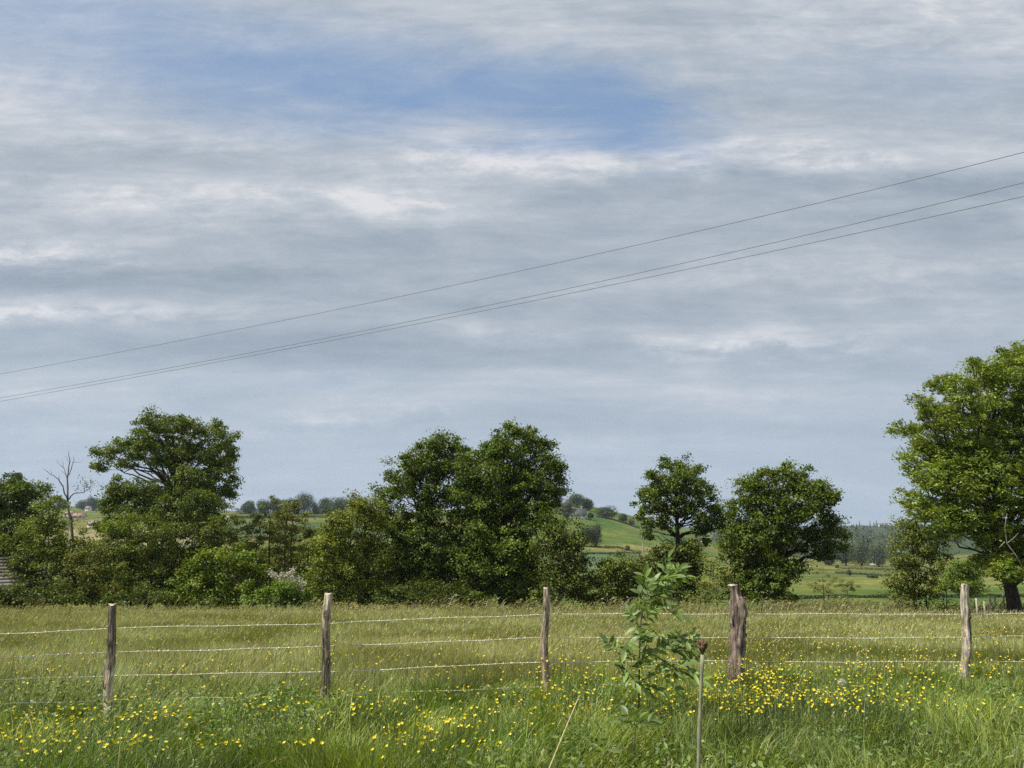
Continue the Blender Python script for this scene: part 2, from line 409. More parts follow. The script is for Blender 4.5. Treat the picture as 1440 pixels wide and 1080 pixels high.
def tree(name, label, cat, px, Y, lobes, *, tint=(.062, .088, .020), leaf=(.18, .115), dens=1.0, rc=.58, per=78, r0=.28, depth=.8,
         bark=(.055, .046, .034), group=None, wind=0.0, droop=0.0, lean=0.0, mleaf=None, fork=.42, stems=1, twigs=True, extra=None, at=None, spread=.60):
    dens *= DENS; tint = np.array(tint) * np.array(TINT)
    x, Yb = (ray(px, 850)[0] * Y, Y) if at is None else at
    Y = Yb; zb = ground(x, Y) - .12
    root = thing(name, label, cat, (x, Y, zb), group)
    WL, cl, own = clumps_of(lobes, Y, dens, rc, depth)
    cen = np.mean([c for c, _ in WL], 0)
    # --- trunk and limbs
    tb = MB(); base = np.array((x, Y, zb)); top = np.max([c[2] for c, _ in WL])
    bark = np.array(bark)
    heads = []
    for s in range(stems):
        b0 = base + (np.array((R.uniform(-.5, .5), R.uniform(-.3, .3), 0)) * (s > 0))
        hd = base + (cen - base) * fork + np.array(((cen[0] - x) * .3 + R.uniform(-.3, .3) * s, R.uniform(-.2, .2), 0))
        md = .5 * (b0 + hd) + R.normal(size=3) * .12
        pts = bez(b0, md, hd, 7); rr = np.linspace(1, .72, 7) * .8 * r0 / math.sqrt(stems); rr[0] *= 1.45; rr[1] *= 1.08
        tb.add(*tube(pts, rr, 9), col=bark); heads.append(hd)
    # leader
    tp = cen + np.array((0, 0, (top - cen[2]) * .75))
    ld = bez(heads[0], .5 * (heads[0] + tp) + R.normal(size=3) * .3, tp, 9)
    tb.add(*tube(ld, np.linspace(.54, .07, 9) * r0 / math.sqrt(stems), 7), col=bark)
    limbs = []
    for c, r in WL:
        if c[2] < heads[0][2]: st = base + (heads[0] - base) * np.clip((c[2] - zb) / max(heads[0][2] - zb, .1) * .7, .12, 1)
        else: st = ld[int(np.clip((c[2] - heads[0][2]) / max(tp[2] - heads[0][2], .1) * 5, 0, 5))]
        if len(heads) > 1 and R.random() < .6: st = heads[R.integers(len(heads))]
        ln = np.linalg.norm(c - st); mdl = .5 * (st + c) + np.array((0, 0, .12 * ln)) + R.normal(size=3) * .08 * ln
        pts = bez(st, mdl, c, 8); pts[1:-1] += R.normal(size=(6, 3)) * .03 * ln
        tb.add(*tube(pts, np.linspace(min(.26 * r0, .03 + .013 * ln), .014, 8), 5), col=bark); limbs.append(pts)
    if twigs:
        for k, c in enumerate(cl):
            if R.random() < .3:
                pts = limbs[own[k]]; st = pts[R.integers(3, 8)]
                ln = np.linalg.norm(c - st); tb.add(*tube(bez(st, .5 * (st + c) + R.normal(size=3) * .12 * ln, c, 4), np.linspace(.022, .009, 4), 3, False), col=bark)
    if extra: extra(tb, bark)
    tb.build('trunk', M_BARK, root, smooth=True)
    # --- crown
    n = len(cl); cnt = R.poisson(per, n); idx = np.repeat(np.arange(n), cnt); m = len(idx)
    size = R.uniform(.5, 1.3, n)
    sc = rc * spread * size[idx, None] * np.array((1, 1, .62))
    off = R.normal(size=(m, 3)) * sc * .72
    C = cl[idx] + off
    if droop: C[:, 2] -= droop * (off[:, 0] ** 2 + off[:, 1] ** 2)
    out = unit(C - np.array([w[0] for w in WL])[own[idx]])
    N = unit(out * .45 + np.array((0, 0, .55)) + R.normal(size=(m, 3)) * .62)
    D = unit(R.normal(size=(m, 3)) + np.array((wind * 2.2, wind * .4, -.35 - .3 * wind)))
    L = leaf[0] * R.uniform(.6, 1.35, m); Wd = leaf[1] * R.uniform(.7, 1.25, m)
    V, Q = leaf_quads(C, N, D, L, Wd)
    ct = R.uniform(.70, 1.28, n); hue = R.normal(0, .05, n)
    col = np.array(tint)[None] * ct[idx, None] * np.stack((1 + hue[idx] + R.normal(0, .06, m), np.ones(m), 1 - .3 * hue[idx]), 1)
    cb = MB(); cb.add(V, Q, None, np.repeat(np.clip(col, .004, 1), 4, 0))
    cb.build('crown', mleaf or M_LEAF, root)
    return root

def build_trees():
    OAK = (.058, .082, .018); LIGHT = (.086, .112, .026); BROWN = (.064, .078, .024); FRESH = (.082, .112, .022)
    tree('broadleaf_tree', 'dark dense tree at the left edge behind the low shed roof', 'tree', 5, 60,
         [(10, 700, 40, 30), (48, 692, 20, 13), (22, 684, 16, 14), (-30, 705, 45, 40), (20, 740, 45, 38), (-25, 765, 55, 45), (35, 785, 38, 38), (0, 820, 55, 26), (-75, 760, 45, 55)], tint=OAK, dens=1.0)
    tree('alder_tree', 'loose yellowish green tree with thin stems in front of the dead tree', 'tree', 66, 52,
         [(62, 728, 30, 26), (40, 765, 34, 30), (86, 752, 26, 28), (58, 795, 42, 28), (22, 800, 28, 24), (95, 788, 32, 26), (40, 825, 45, 20), (90, 828, 34, 16), (70, 708, 14, 10)],
         tint=LIGHT, dens=.85, leaf=(.15, .10), r0=.12, stems=3)
    tree('hawthorn_tree', 'slender sparse thorn with crooked dark stems between dead tree and big oak', 'tree', 130, 51,
         [(108, 790, 14, 18), (106, 815, 16, 18), (133, 800, 18, 22), (142, 770, 14, 16), (120, 815, 18, 18), (150, 825, 24, 16), (128, 838, 24, 10), (112, 765, 14, 18)], tint=(.092, .10, .034), dens=.9, leaf=(.14, .09), r0=.10, stems=2)
    tree('oak_tree', 'tall spreading oak at left with bare limbs showing below its crown', 'tree', 238, 62,
         [(208, 594, 15, 12), (226, 600, 18, 13), (250, 597, 20, 13), (276, 603, 16, 12), (302, 607, 16, 14), (322, 620, 12, 14), (326, 640, 10, 12), (172, 629, 18, 10), (150, 638, 16, 9), (143, 652, 9, 11),
          (194, 617, 16, 14), (214, 625, 18, 14), (245, 630, 22, 18), (275, 634, 22, 18), (303, 640, 20, 18), (312, 664, 18, 15), (325, 684, 11, 12), (328, 695, 8, 6), (290, 672, 18, 13), (265, 668, 18, 14), (246, 660, 15, 14), (300, 694, 16, 10), (180, 650, 12, 9), (226, 652, 16, 12), (252, 684, 22, 14), (284, 690, 18, 12), (236, 698, 20, 9), (196, 640, 14, 9)],
         tint=(.066, .090, .020), dens=.78, r0=.42, fork=.52)
    tree('oak_tree', 'dark middle storey oak right below the tall spreading oak', 'tree', 215, 58,
         [(167, 686, 18, 13), (160, 706, 20, 16), (189, 694, 22, 16), (215, 694, 22, 15), (245, 706, 26, 16), (275, 702, 24, 15), (300, 716, 18, 18), (200, 716, 30, 18), (240, 730, 34, 18), (285, 738, 24, 22), (160, 740, 22, 20)], tint=(.058, .080, .019), dens=.95)
    tree('hawthorn_tree', 'light olive thorn tree in the hedge below the tall spreading oak', 'tree', 185, 53,
         [(168, 738, 24, 20), (196, 746, 30, 26), (158, 770, 26, 26), (205, 778, 34, 28), (180, 810, 38, 28), (150, 830, 26, 18), (205, 828, 36, 20), (225, 752, 18, 18)], tint=LIGHT, dens=.85, leaf=(.15, .10), r0=.14, stems=2)
    tree('hawthorn_tree', 'brownish shaded thorn tree with upright stems left of the bright round bush', 'tree', 250, 54,
         [(250, 745, 24, 20), (276, 755, 22, 24), (296, 765, 18, 22), (245, 785, 28, 28), (272, 792, 24, 24), (240, 822, 30, 24), (262, 838, 24, 12), (305, 742, 14, 16)], tint=BROWN, dens=.75, leaf=(.15, .10), r0=.14, stems=3)
    tree('round_bush', 'broad bright green bush with a dark underside left of the white blossom', 'bush', 315, 48,
         [(282, 797, 24, 18), (308, 786, 26, 14), (338, 790, 28, 16), (360, 806, 18, 16), (322, 812, 42, 22), (275, 825, 28, 24), (350, 832, 26, 18), (312, 838, 40, 14)], tint=FRESH, dens=1.1, leaf=(.16, .11), r0=.10, stems=3)
    for k, (px, ly, w, lab) in enumerate(((361, 742, 15, 'thin dark trunk alder nearest the bright round bush'), (382, 722, 17, 'tallest thin alder above the white blossom'),
                                          (390, 752, 13, 'short thin alder crowded beside the tallest alder'), (404, 730, 14, 'thin alder with a straight dark trunk behind the white blossom'),
                                          (411, 724, 15, 'thin alder with a high feathery top right of the blossom'), (435, 742, 15, 'thin alder standing alone nearest the central oaks'))):
        tree('alder_tree', lab, 'tree', px, 66 + 1.5 * (k % 3), [(px, ly, w, 16), (px - 8, ly + 22, w * .9, 14), (px + 8, ly + 14, w * .8, 14), (px + 2, ly + 45, w * .8, 14), (px - 3, ly - 14, 8, 10)],
             tint=(.095, .105, .032), dens=.34, leaf=(.16, .10), r0=.11, fork=.75, depth=1.0, rc=.45)
    tree('field_maple', 'light green tree merging into the left side of the central oaks', 'tree', 495, 51,
         [(478, 736, 22, 18), (508, 716, 24, 17), (462, 768, 24, 24), (498, 764, 32, 28), (526, 742, 24, 28), (472, 808, 34, 28), (516, 806, 34, 28), (444, 832, 22, 18), (486, 836, 36, 14), (530, 780, 22, 24)],
         tint=(.096, .116, .028), dens=.95, leaf=(.17, .11), r0=.18, stems=2)
    tree('oak_tree', 'broad dense oak forming the left half of the central pair', 'tree', 612, 54,
         [(616, 622, 15, 14), (600, 634, 16, 12), (580, 648, 18, 16), (640, 630, 16, 14), (650, 648, 14, 18), (612, 656, 30, 22), (566, 676, 26, 22), (545, 694, 20, 16), (632, 684, 32, 28), (584, 712, 36, 28), (545, 728, 24, 24), (622, 730, 38, 30),
          (560, 756, 32, 28), (604, 772, 42, 30), (648, 762, 26, 30), (545, 798, 28, 24), (600, 805, 36, 24), (560, 832, 30, 12), (650, 800, 26, 24), (625, 835, 34, 14), (590, 838, 34, 12)], tint=OAK, dens=1.0, r0=.42, fork=.38)
    tree('oak_tree', 'tall dense oak forming the right half of the central pair', 'tree', 706, 53,
         [(722, 606, 16, 11), (744, 614, 17, 13), (702, 620, 16, 12), (684, 638, 18, 16), (764, 632, 14, 13), (720, 636, 34, 22), (752, 660, 28, 22), (776, 660, 14, 16), (788, 682, 12, 12), (694, 668, 28, 22), (728, 680, 34, 24), (768, 694, 22, 20),
          (655, 664, 18, 20), (662, 690, 24, 20), (660, 706, 24, 24), (655, 735, 26, 22), (696, 706, 30, 24), (744, 722, 34, 26), (680, 748, 28, 28), (724, 768, 36, 28), (666, 790, 28, 24), (704, 806, 36, 26), (742, 804, 26, 24), (660, 830, 34, 16), (716, 836, 36, 13)], tint=(.060, .086, .019), dens=.95, r0=.42, fork=.40)
    tree('birch_tree', 'smaller ragged tree with pale stems right below the central oaks', 'tree', 772, 50,
         [(770, 740, 18, 16), (790, 766, 24, 18), (788, 802, 26, 20), (816, 838, 20, 12), (788, 742, 22, 15), (806, 760, 15, 14), (772, 764, 18, 16), (800, 786, 22, 18), (820, 790, 12, 14), (776, 818, 24, 20), (804, 826, 22, 18), (760, 838, 24, 12), (815, 806, 14, 14)],
         tint=(.062, .080, .024), dens=1.15, leaf=(.17, .11), r0=.15, stems=2, bark=(.34, .31, .26))
    tree('thorn_bush', 'dark bushy thorn left of the right hand oak, meadow showing beside it', 'bush', 868, 50,
         [(862, 794, 18, 12), (846, 812, 16, 15), (876, 804, 20, 16), (896, 800, 16, 14), (858, 828, 22, 16), (884, 830, 24, 18), (866, 842, 26, 11), (905, 822, 18, 18)], tint=(.066, .085, .022), dens=1.3, leaf=(.17, .11), r0=.10, stems=3)
    tree('oak_tree', 'upright oak with a see-through crown and clear dark trunk behind the sapling', 'tree', 950, 56,
         [(939, 652, 9, 7), (956, 660, 18, 10), (974, 660, 11, 8), (914, 666, 9, 7), (916, 678, 11, 8), (962, 674, 24, 15), (938, 680, 16, 12), (924, 694, 20, 12), (906, 704, 13, 12), (950, 698, 26, 15), (986, 690, 20, 13), (1000, 708, 13, 12), (924, 718, 18, 11), (908, 728, 12, 12),
          (950, 722, 18, 9), (976, 722, 20, 11), (1004, 726, 14, 12), (982, 742, 14, 9), (912, 750, 7, 12), (1000, 738, 15, 12), (930, 736, 16, 9), (988, 756, 13, 10)], tint=OAK, dens=.78, r0=.36, fork=.60)
    tree('ivy_thicket', 'dark thicket of ivy and thorn round the foot of the upright oak', 'bush', 945, 55,
         [(938, 780, 26, 16), (965, 774, 18, 16), (910, 794, 20, 13), (948, 802, 30, 18), (972, 812, 14, 20), (915, 816, 22, 18), (955, 832, 30, 14), (920, 840, 26, 10), (930, 790, 28, 18), (975, 790, 16, 16), (940, 820, 34, 18)], tint=(.054, .068, .021), dens=1.35, leaf=(.17, .12), r0=.10, stems=3)
    tree('sallow_bush', 'pale grey green bush between the two right hand oaks', 'bush', 1005, 53,
         [(1002, 802, 14, 13), (1022, 812, 15, 14), (992, 824, 16, 14), (1016, 834, 22, 14), (985, 840, 18, 10), (1036, 832, 12, 14)], tint=(.098, .118, .046), dens=.75, leaf=(.14, .08), r0=.07, stems=4)
    tree('oak_tree', 'wide oak with a ragged leaning crown right of the thick gnarled post', 'tree', 1078, 53,
         [(1100, 662, 13, 8), (1082, 666, 12, 8), (1114, 670, 22, 13), (1046, 680, 10, 8), (1066, 676, 16, 11), (1056, 698, 18, 15), (1078, 692, 26, 18), (1126, 686, 22, 16), (1150, 686, 15, 9), (1162, 692, 10, 9), (1148, 708, 22, 15), (1118, 716, 32, 22), (1078, 722, 32, 22),
          (1042, 730, 18, 18), (1166, 732, 16, 13), (1182, 752, 11, 8), (1152, 752, 24, 13), (1112, 756, 32, 18), (1062, 758, 30, 18), (1032, 748, 18, 12), (1158, 778, 16, 9), (1080, 786, 28, 18), (1092, 812, 22, 18), (1066, 830, 26, 16), (1104, 838, 18, 10), (1030, 712, 10, 8), (1034, 772, 18, 14), (1046, 796, 20, 16), (1052, 818, 20, 16), (1108, 800, 18, 16), (1172, 700, 9, 8), (1176, 768, 14, 8)],
         tint=OAK, dens=.92, r0=.40, fork=.36)
    ASH = (.106, .142, .035)
    def bare(tb, bark):                                             # the pale bare branches hanging at the right edge
        for L in ([(1442, 805), (1428, 780), (1416, 764), (1413, 742), (1416, 722)], [(1416, 764), (1424, 758), (1432, 750)], [(1413, 762), (1405, 770)]):
            tb.add(*tube([P(a, b, 36.5) for a, b in L], np.linspace(.028, .011, len(L)), 5), col=(.26, .235, .20))
    tree('ash_tree', 'large windblown ash with light green crown at the right edge', 'tree', 1426, 40,
         [(1259, 600, 9, 7), (1278, 604, 15, 9), (1294, 566, 11, 9), (1307, 588, 16, 14), (1322, 540, 15, 11), (1368, 514, 13, 8), (1346, 546, 22, 17), (1386, 530, 16, 13), (1404, 516, 24, 17), (1430, 500, 20, 13), (1325, 584, 22, 18), (1356, 580, 28, 24), (1404, 562, 34, 28), (1294, 626, 14, 12),
          (1282, 650, 13, 13), (1315, 630, 26, 22), (1360, 626, 32, 26), (1410, 616, 34, 28), (1308, 670, 26, 20), (1278, 702, 15, 12), (1298, 714, 20, 16), (1346, 680, 34, 26), (1398, 668, 34, 26), (1332, 720, 26, 20), (1376, 716, 28, 20), (1320, 748, 20, 13),
          (1460, 526, 38, 30), (1505, 560, 45, 42), (1455, 585, 35, 34), (1470, 650, 44, 38), (1545, 620, 46, 50), (1432, 704, 30, 22), (1480, 706, 40, 30), (1545, 700, 42, 40), (1392, 762, 18, 10), (1404, 788, 18, 11), (1422, 806, 20, 11), (1500, 750, 40, 24), (1455, 496, 22, 12), (1475, 790, 26, 22), (1350, 735, 26, 16), (1385, 745, 24, 14), (1412, 740, 22, 16), (1380, 640, 30, 24), (1335, 655, 26, 22), (1445, 755, 26, 18), (1440, 785, 24, 20), (1412, 800, 20, 15), (1386, 790, 16, 12), (1430, 770, 24, 16), (1460, 800, 22, 16)],
         tint=ASH, dens=1.0, leaf=(.19, .072), rc=.42, per=52, r0=.46, wind=.75, droop=.25, mleaf=M_ASH, fork=.34, extra=bare)
    tree('elder_bush', 'loose tall bush hanging below the left side of the ash', 'bush', 1286, 44,
         [(1286, 738, 18, 12), (1276, 762, 18, 16), (1300, 766, 20, 18), (1266, 794, 16, 15), (1294, 796, 24, 20), (1276, 824, 24, 16), (1302, 826, 18, 16), (1322, 786, 12, 13), (1262, 836, 16, 12), (1290, 842, 24, 10), (1256, 815, 12, 12)], tint=(.076, .092, .030), dens=1.0, leaf=(.14, .09), r0=.12, stems=3)
    tree('willow_bush', 'round fresh green bush in the meadow behind the right fence post', 'bush', 1358, 74,
         [(1352, 796, 16, 10), (1368, 806, 13, 13), (1352, 818, 22, 14), (1372, 824, 12, 11), (1345, 828, 16, 9), (1362, 831, 16, 8)], tint=(.082, .115, .026), dens=1.1, leaf=(.2, .13), r0=.1, stems=3)
    tree('willow_bush', 'paler sparse bush between the loose tall bush and the round fresh green bush', 'bush', 1330, 78,
         [(1330, 796, 12, 12), (1322, 812, 12, 13), (1334, 818, 12, 14), (1322, 828, 10, 9)], tint=(.095, .115, .045), dens=.7, leaf=(.2, .13), r0=.1, stems=2)
    tree('thorn_tree', 'small nearly leafless brown tree standing in the valley meadow', 'tree', 1158, 112,
         [(1156, 812, 15, 9), (1142, 819, 11, 9), (1172, 819, 11, 9), (1158, 823, 15, 8), (1148, 830, 9, 5), (1168, 830, 9, 5)], tint=(.095, .085, .045), dens=.22, leaf=(.16, .09), r0=.18, fork=.5, bark=(.10, .085, .065))
    tree('thorn_tree', 'faint low tree right of the nearly leafless tree in the valley', 'tree', 1192, 140,
         [(1192, 820, 10, 7), (1184, 826, 8, 5), (1198, 827, 8, 5)], tint=(.105, .115, .05), dens=.4, leaf=(.25, .15), r0=.12)
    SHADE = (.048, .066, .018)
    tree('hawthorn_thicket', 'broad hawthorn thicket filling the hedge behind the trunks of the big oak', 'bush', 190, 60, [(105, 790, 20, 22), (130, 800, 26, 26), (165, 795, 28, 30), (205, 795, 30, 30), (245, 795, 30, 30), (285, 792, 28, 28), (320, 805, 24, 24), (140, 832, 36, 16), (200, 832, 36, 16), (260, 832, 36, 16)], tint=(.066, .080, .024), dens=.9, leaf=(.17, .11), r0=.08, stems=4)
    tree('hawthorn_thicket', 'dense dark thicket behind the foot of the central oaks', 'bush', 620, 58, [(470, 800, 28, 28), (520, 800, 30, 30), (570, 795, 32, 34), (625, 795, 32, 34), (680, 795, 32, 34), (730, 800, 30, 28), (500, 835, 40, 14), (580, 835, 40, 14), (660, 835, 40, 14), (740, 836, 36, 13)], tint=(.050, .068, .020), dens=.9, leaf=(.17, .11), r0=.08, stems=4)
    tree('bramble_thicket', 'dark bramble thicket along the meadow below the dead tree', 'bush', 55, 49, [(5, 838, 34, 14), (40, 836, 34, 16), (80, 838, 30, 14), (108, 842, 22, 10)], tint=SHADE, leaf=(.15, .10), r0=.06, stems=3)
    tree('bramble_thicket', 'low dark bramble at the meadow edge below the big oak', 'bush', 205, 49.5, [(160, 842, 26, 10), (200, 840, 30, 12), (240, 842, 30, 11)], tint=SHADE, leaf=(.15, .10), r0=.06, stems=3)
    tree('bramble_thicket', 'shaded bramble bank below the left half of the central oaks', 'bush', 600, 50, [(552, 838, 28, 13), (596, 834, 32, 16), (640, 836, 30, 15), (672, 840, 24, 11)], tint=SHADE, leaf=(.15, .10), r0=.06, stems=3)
    tree('sallow_bush', 'wide sallow thicket behind the thin alders', 'bush', 400, 74, [(338, 782, 24, 20), (366, 792, 24, 18), (398, 790, 24, 18), (430, 786, 24, 20), (456, 776, 18, 24), (350, 812, 30, 18), (400, 814, 34, 18), (445, 810, 26, 18)], tint=(.088, .105, .032), dens=.8, leaf=(.18, .11), r0=.08, stems=4)
    tree('broadleaf_tree', 'grey green tree between the big oak and the thin alders', 'tree', 322, 78, [(312, 742, 18, 16), (330, 748, 18, 18), (318, 768, 24, 20), (342, 770, 16, 18), (305, 788, 22, 18), (338, 792, 24, 16)], tint=(.062, .080, .032), dens=.8, leaf=(.2, .13), r0=.14)
    tree('broadleaf_tree', 'brown tinged bush beside the tree with pale stems, nearest the open meadow view', 'bush', 825, 52, [(826, 822, 9, 16), (818, 840, 14, 10)], tint=(.075, .080, .026), dens=.8, leaf=(.16, .1), r0=.06)
    # the dead tree: every limb drawn out
    x, Y = ray(104, 850)[0] * 54, 54.0; zb = ground(x, Y) - .1
    root = thing('dead_tree', 'bare dead tree with forked grey branches against the sky at left', 'tree', (x, Y, zb))
    tb = MB(); b = (.17, .155, .14)
    def limb(pts, r0, r1, dy0=0, dy1=0):
        W = np.array([P(a, c, Y + dy0 + (dy1 - dy0) * i / (len(pts) - 1)) for i, (a, c) in enumerate(pts)])
        W2 = np.concatenate([np.linspace(W[i], W[i + 1], 4, endpoint=False) for i in range(len(W) - 1)] + [W[-1:]]); W2[1:-1] += R.normal(size=(len(W2) - 2, 3)) * .03
        tb.add(*tube(W2, np.linspace(r0, r1, len(W2)) * .66, 6), col=b)
    limb([(108, 852), (105, 800), (100, 735), (95.5, 706)], .19, .10)
    limb([(95.5, 706), (95, 673), (98, 649), (97, 634)], .10, .02)
    limb([(95, 703), (88, 684), (83, 675), (73, 668), (61, 659)], .08, .015, 0, -1.2); limb([(83, 675), (83, 668)], .03, .012)
    limb([(73, 668), (70, 661)], .025, .01)
    limb([(94, 672), (89, 658), (77, 646)], .05, .012, 0, .8); limb([(89, 658), (88, 648)], .025, .01); limb([(94, 668), (86, 662)], .025, .01)
    limb([(97, 668), (102, 651), (104, 640)], .05, .012, 0, -.6); limb([(102, 651), (114, 649)], .025, .01); limb([(98, 649), (90, 641)], .02, .01)
    limb([(97, 702), (103, 694), (118, 692), (127, 686), (130, 676)], .075, .015, 0, 1); limb([(118, 692), (122, 680)], .03, .012); limb([(108, 693), (106, 687)], .025, .01)
    limb([(109, 830), (98, 804), (96, 784), (80, 771)], .09, .02, 0, -1)
    tb.build('trunk', M_BARK, root, smooth=True)
    C = P(123, 682, Y + .8) + R.normal(size=(140, 3)) * np.array((.38, .3, .25)); m = len(C)
    V, Q = leaf_quads(C, unit(R.normal(size=(m, 3)) + (0, 0, .6)), unit(R.normal(size=(m, 3))), R.uniform(.08, .16, m), R.uniform(.05, .1, m))
    MB().add(V, Q, None, (.12, .115, .06)).build('crown', M_LEAF, root)
    # pale dead stem left of the upright oak
    x, Y = ray(908, 850)[0] * 57, 57.0; zb = ground(x, Y) - .1
    root = thing('dead_tree', 'pale leafless dead stem leaning left beside the upright oak', 'tree', (x, Y, zb))
    tb = MB(); b = (.42, .40, .36)
    limb([(912, 840), (906, 785), (902, 752), (899, 722)], .10, .02); limb([(903, 760), (896, 746), (892, 736)], .035, .01); limb([(905, 778), (914, 766), (915, 752)], .03, .01)
    tb.build('trunk', M_BARK, root, smooth=True)
    # white blossom shrub
    r = tree('hawthorn_bush', 'bush with arching sprays of white blossom in the hedge', 'bush', 402, 46.5,
             [(384, 832, 22, 14), (362, 842, 14, 8), (408, 826, 18, 16), (424, 836, 18, 12), (394, 844, 28, 8)], tint=(.075, .115, .026), dens=1.0, leaf=(.15, .10), r0=.06, stems=3)
    cs = []
    for L in ([(379, 803), (388, 812), (400, 812)], [(396, 806), (402, 812), (414, 812)], [(400, 810), (410, 806), (412, 801)], [(404, 814), (418, 814), (428, 822)], [(410, 816), (420, 824), (424, 832)], [(386, 808), (394, 816), (408, 822)]):
        for q in range(len(L) - 1):
            s = R.uniform(0, 1, 85)[:, None]; A, B = P(*L[q], 45.6), P(*L[q + 1], 45.6)
            cs.append(A * (1 - s) + B * s + R.normal(size=(85, 3)) * .085)
    C = np.concatenate(cs); m = len(C)
    V, Q = leaf_quads(C, unit(R.normal(size=(m, 3)) + (-.3, -.5, .6)), unit(R.normal(size=(m, 3))), R.uniform(.06, .12, m), R.uniform(.05, .1, m))
    MB().add(V, Q, None, np.repeat(np.array((.62, .60, .56)) * R.uniform(.6, 1.1, (m, 1)), 4, 0)).build('blossom', M_BLOSSOM, r)
build_trees()

# ---------------------------------------------------------------- far trees, hedges, houses
def far_tree(name, label, px, pb, w, h, tint=(.050, .072, .026), conifer=False, y0=55.0, group=None, cat='tree'):
    """a distant tree whose foot stands on the land at photo point (px, pb), w x h photo pixels"""
    x, Y = hit(px, pb, y0); s = mpp(pb, Y); z = ground(x, Y); root = thing(name, label, cat, (x, Y, z), group)
    h *= 1.18; w *= 1.22; H, Wd = h * s, w * s; n = int(np.clip(w * h * 9, 240, 4500)); lf = max(.22, 1.15 * s)
    MB().add(*tube([(x, Y, z - .3), (x + R.uniform(-.02, .02) * H, Y, z + H * .45), (x, Y, z + H * .8)], (H * .035 + .05, H * .025, .03), 6), col=(.07, .06, .045)).build('trunk', M_BARK, root, smooth=True)
    if conifer:
        q = R.uniform(0, 1, n) ** .7; a = R.uniform(0, 6.28, n); rr = .5 * Wd * (1 - q * .92) * np.sqrt(R.uniform(.2, 1, n))
        C = np.stack((x + rr * np.cos(a), Y + rr * np.sin(a), z + H * (.08 + .92 * q)), 1); out = np.stack((np.cos(a), np.sin(a), np.full(n, .3)), 1)
    else:
        k = max(6, int(3 + w * .55)); d = unit(R.normal(size=(k, 3))); d[:, 2] = d[:, 2] * 1.0 - .05
        sub = d * R.uniform(.35, .78, (k, 1)) * np.array((Wd * .5, Wd * .5, H * .5)) * .9 + np.array((x, Y, z + H * .50))
        i = R.integers(0, k, n); o = unit(R.normal(size=(n, 3))); C = sub[i] + o * (R.uniform(.3, 1, (n, 1)) ** .5) * np.array((Wd * .30, Wd * .30, H * .27)) * R.uniform(.7, 1.25, (k, 1))[i]; out = o
        C[:, 2] = np.maximum(C[:, 2], z + .03 * H)
    N = unit(out * .7 + np.array((0, 0, .45)) + R.normal(size=(n, 3)) * .5)
    V, Q = leaf_quads(C, N, unit(R.normal(size=(n, 3))), lf * R.uniform(.8, 1.6, n), lf * R.uniform(.6, 1.1, n))
    MB().add(V, Q, None, np.repeat(np.array(tint) * 1.35 * R.uniform(.75, 1.25, (n, 1)), 4, 0)).build('crown', M_FAR, root)

def hedge(label, pts, h, tint=(.042, .058, .022), y0=55.0, wob=.35):
    """a hedge along photo points on the land, h photo pixels high"""
    W = np.array([hit(a, b, y0) for a, b in pts]); s = mpp(800, float(W[:, 1].mean()))
    seg = np.linalg.norm(np.diff(W, axis=0), axis=1); cum = np.concatenate(([0], np.cumsum(seg))); tot = cum[-1]
    H = h * s; n = int(np.clip(tot / s * h * 5, 250, 9000)); u = R.uniform(0, tot, n)
    x = np.interp(u, cum, W[:, 0]); y = np.interp(u, cum, W[:, 1])
    top = H * (1 - wob + 2 * wob * vnoise(u, u * 0 + h, max(3 * s, 1.5), 5)); a = R.uniform(0, 1, n)
    x = x + R.normal(0, .3 * H, n); y = y + R.normal(0, .3 * H, n)
    C = np.stack((x, y, hz(x, y) + top * a), 1)
    lf = max(.2, 1.1 * s)
    V, Q = leaf_quads(C, unit(R.normal(size=(n, 3)) * .6 + (0, -.2, .7)), unit(R.normal(size=(n, 3))), lf * R.uniform(.7, 1.5, n), lf * R.uniform(.5, 1, n))
    o = MB().add(V, Q, None, np.repeat(np.array(tint) * R.uniform(.7, 1.3, (n, 1)), 4, 0)).build('hedge', M_FAR, loc=(W[0, 0], W[0, 1], ground(W[0, 0], W[0, 1])))
    tag(o, label, 'hedge')

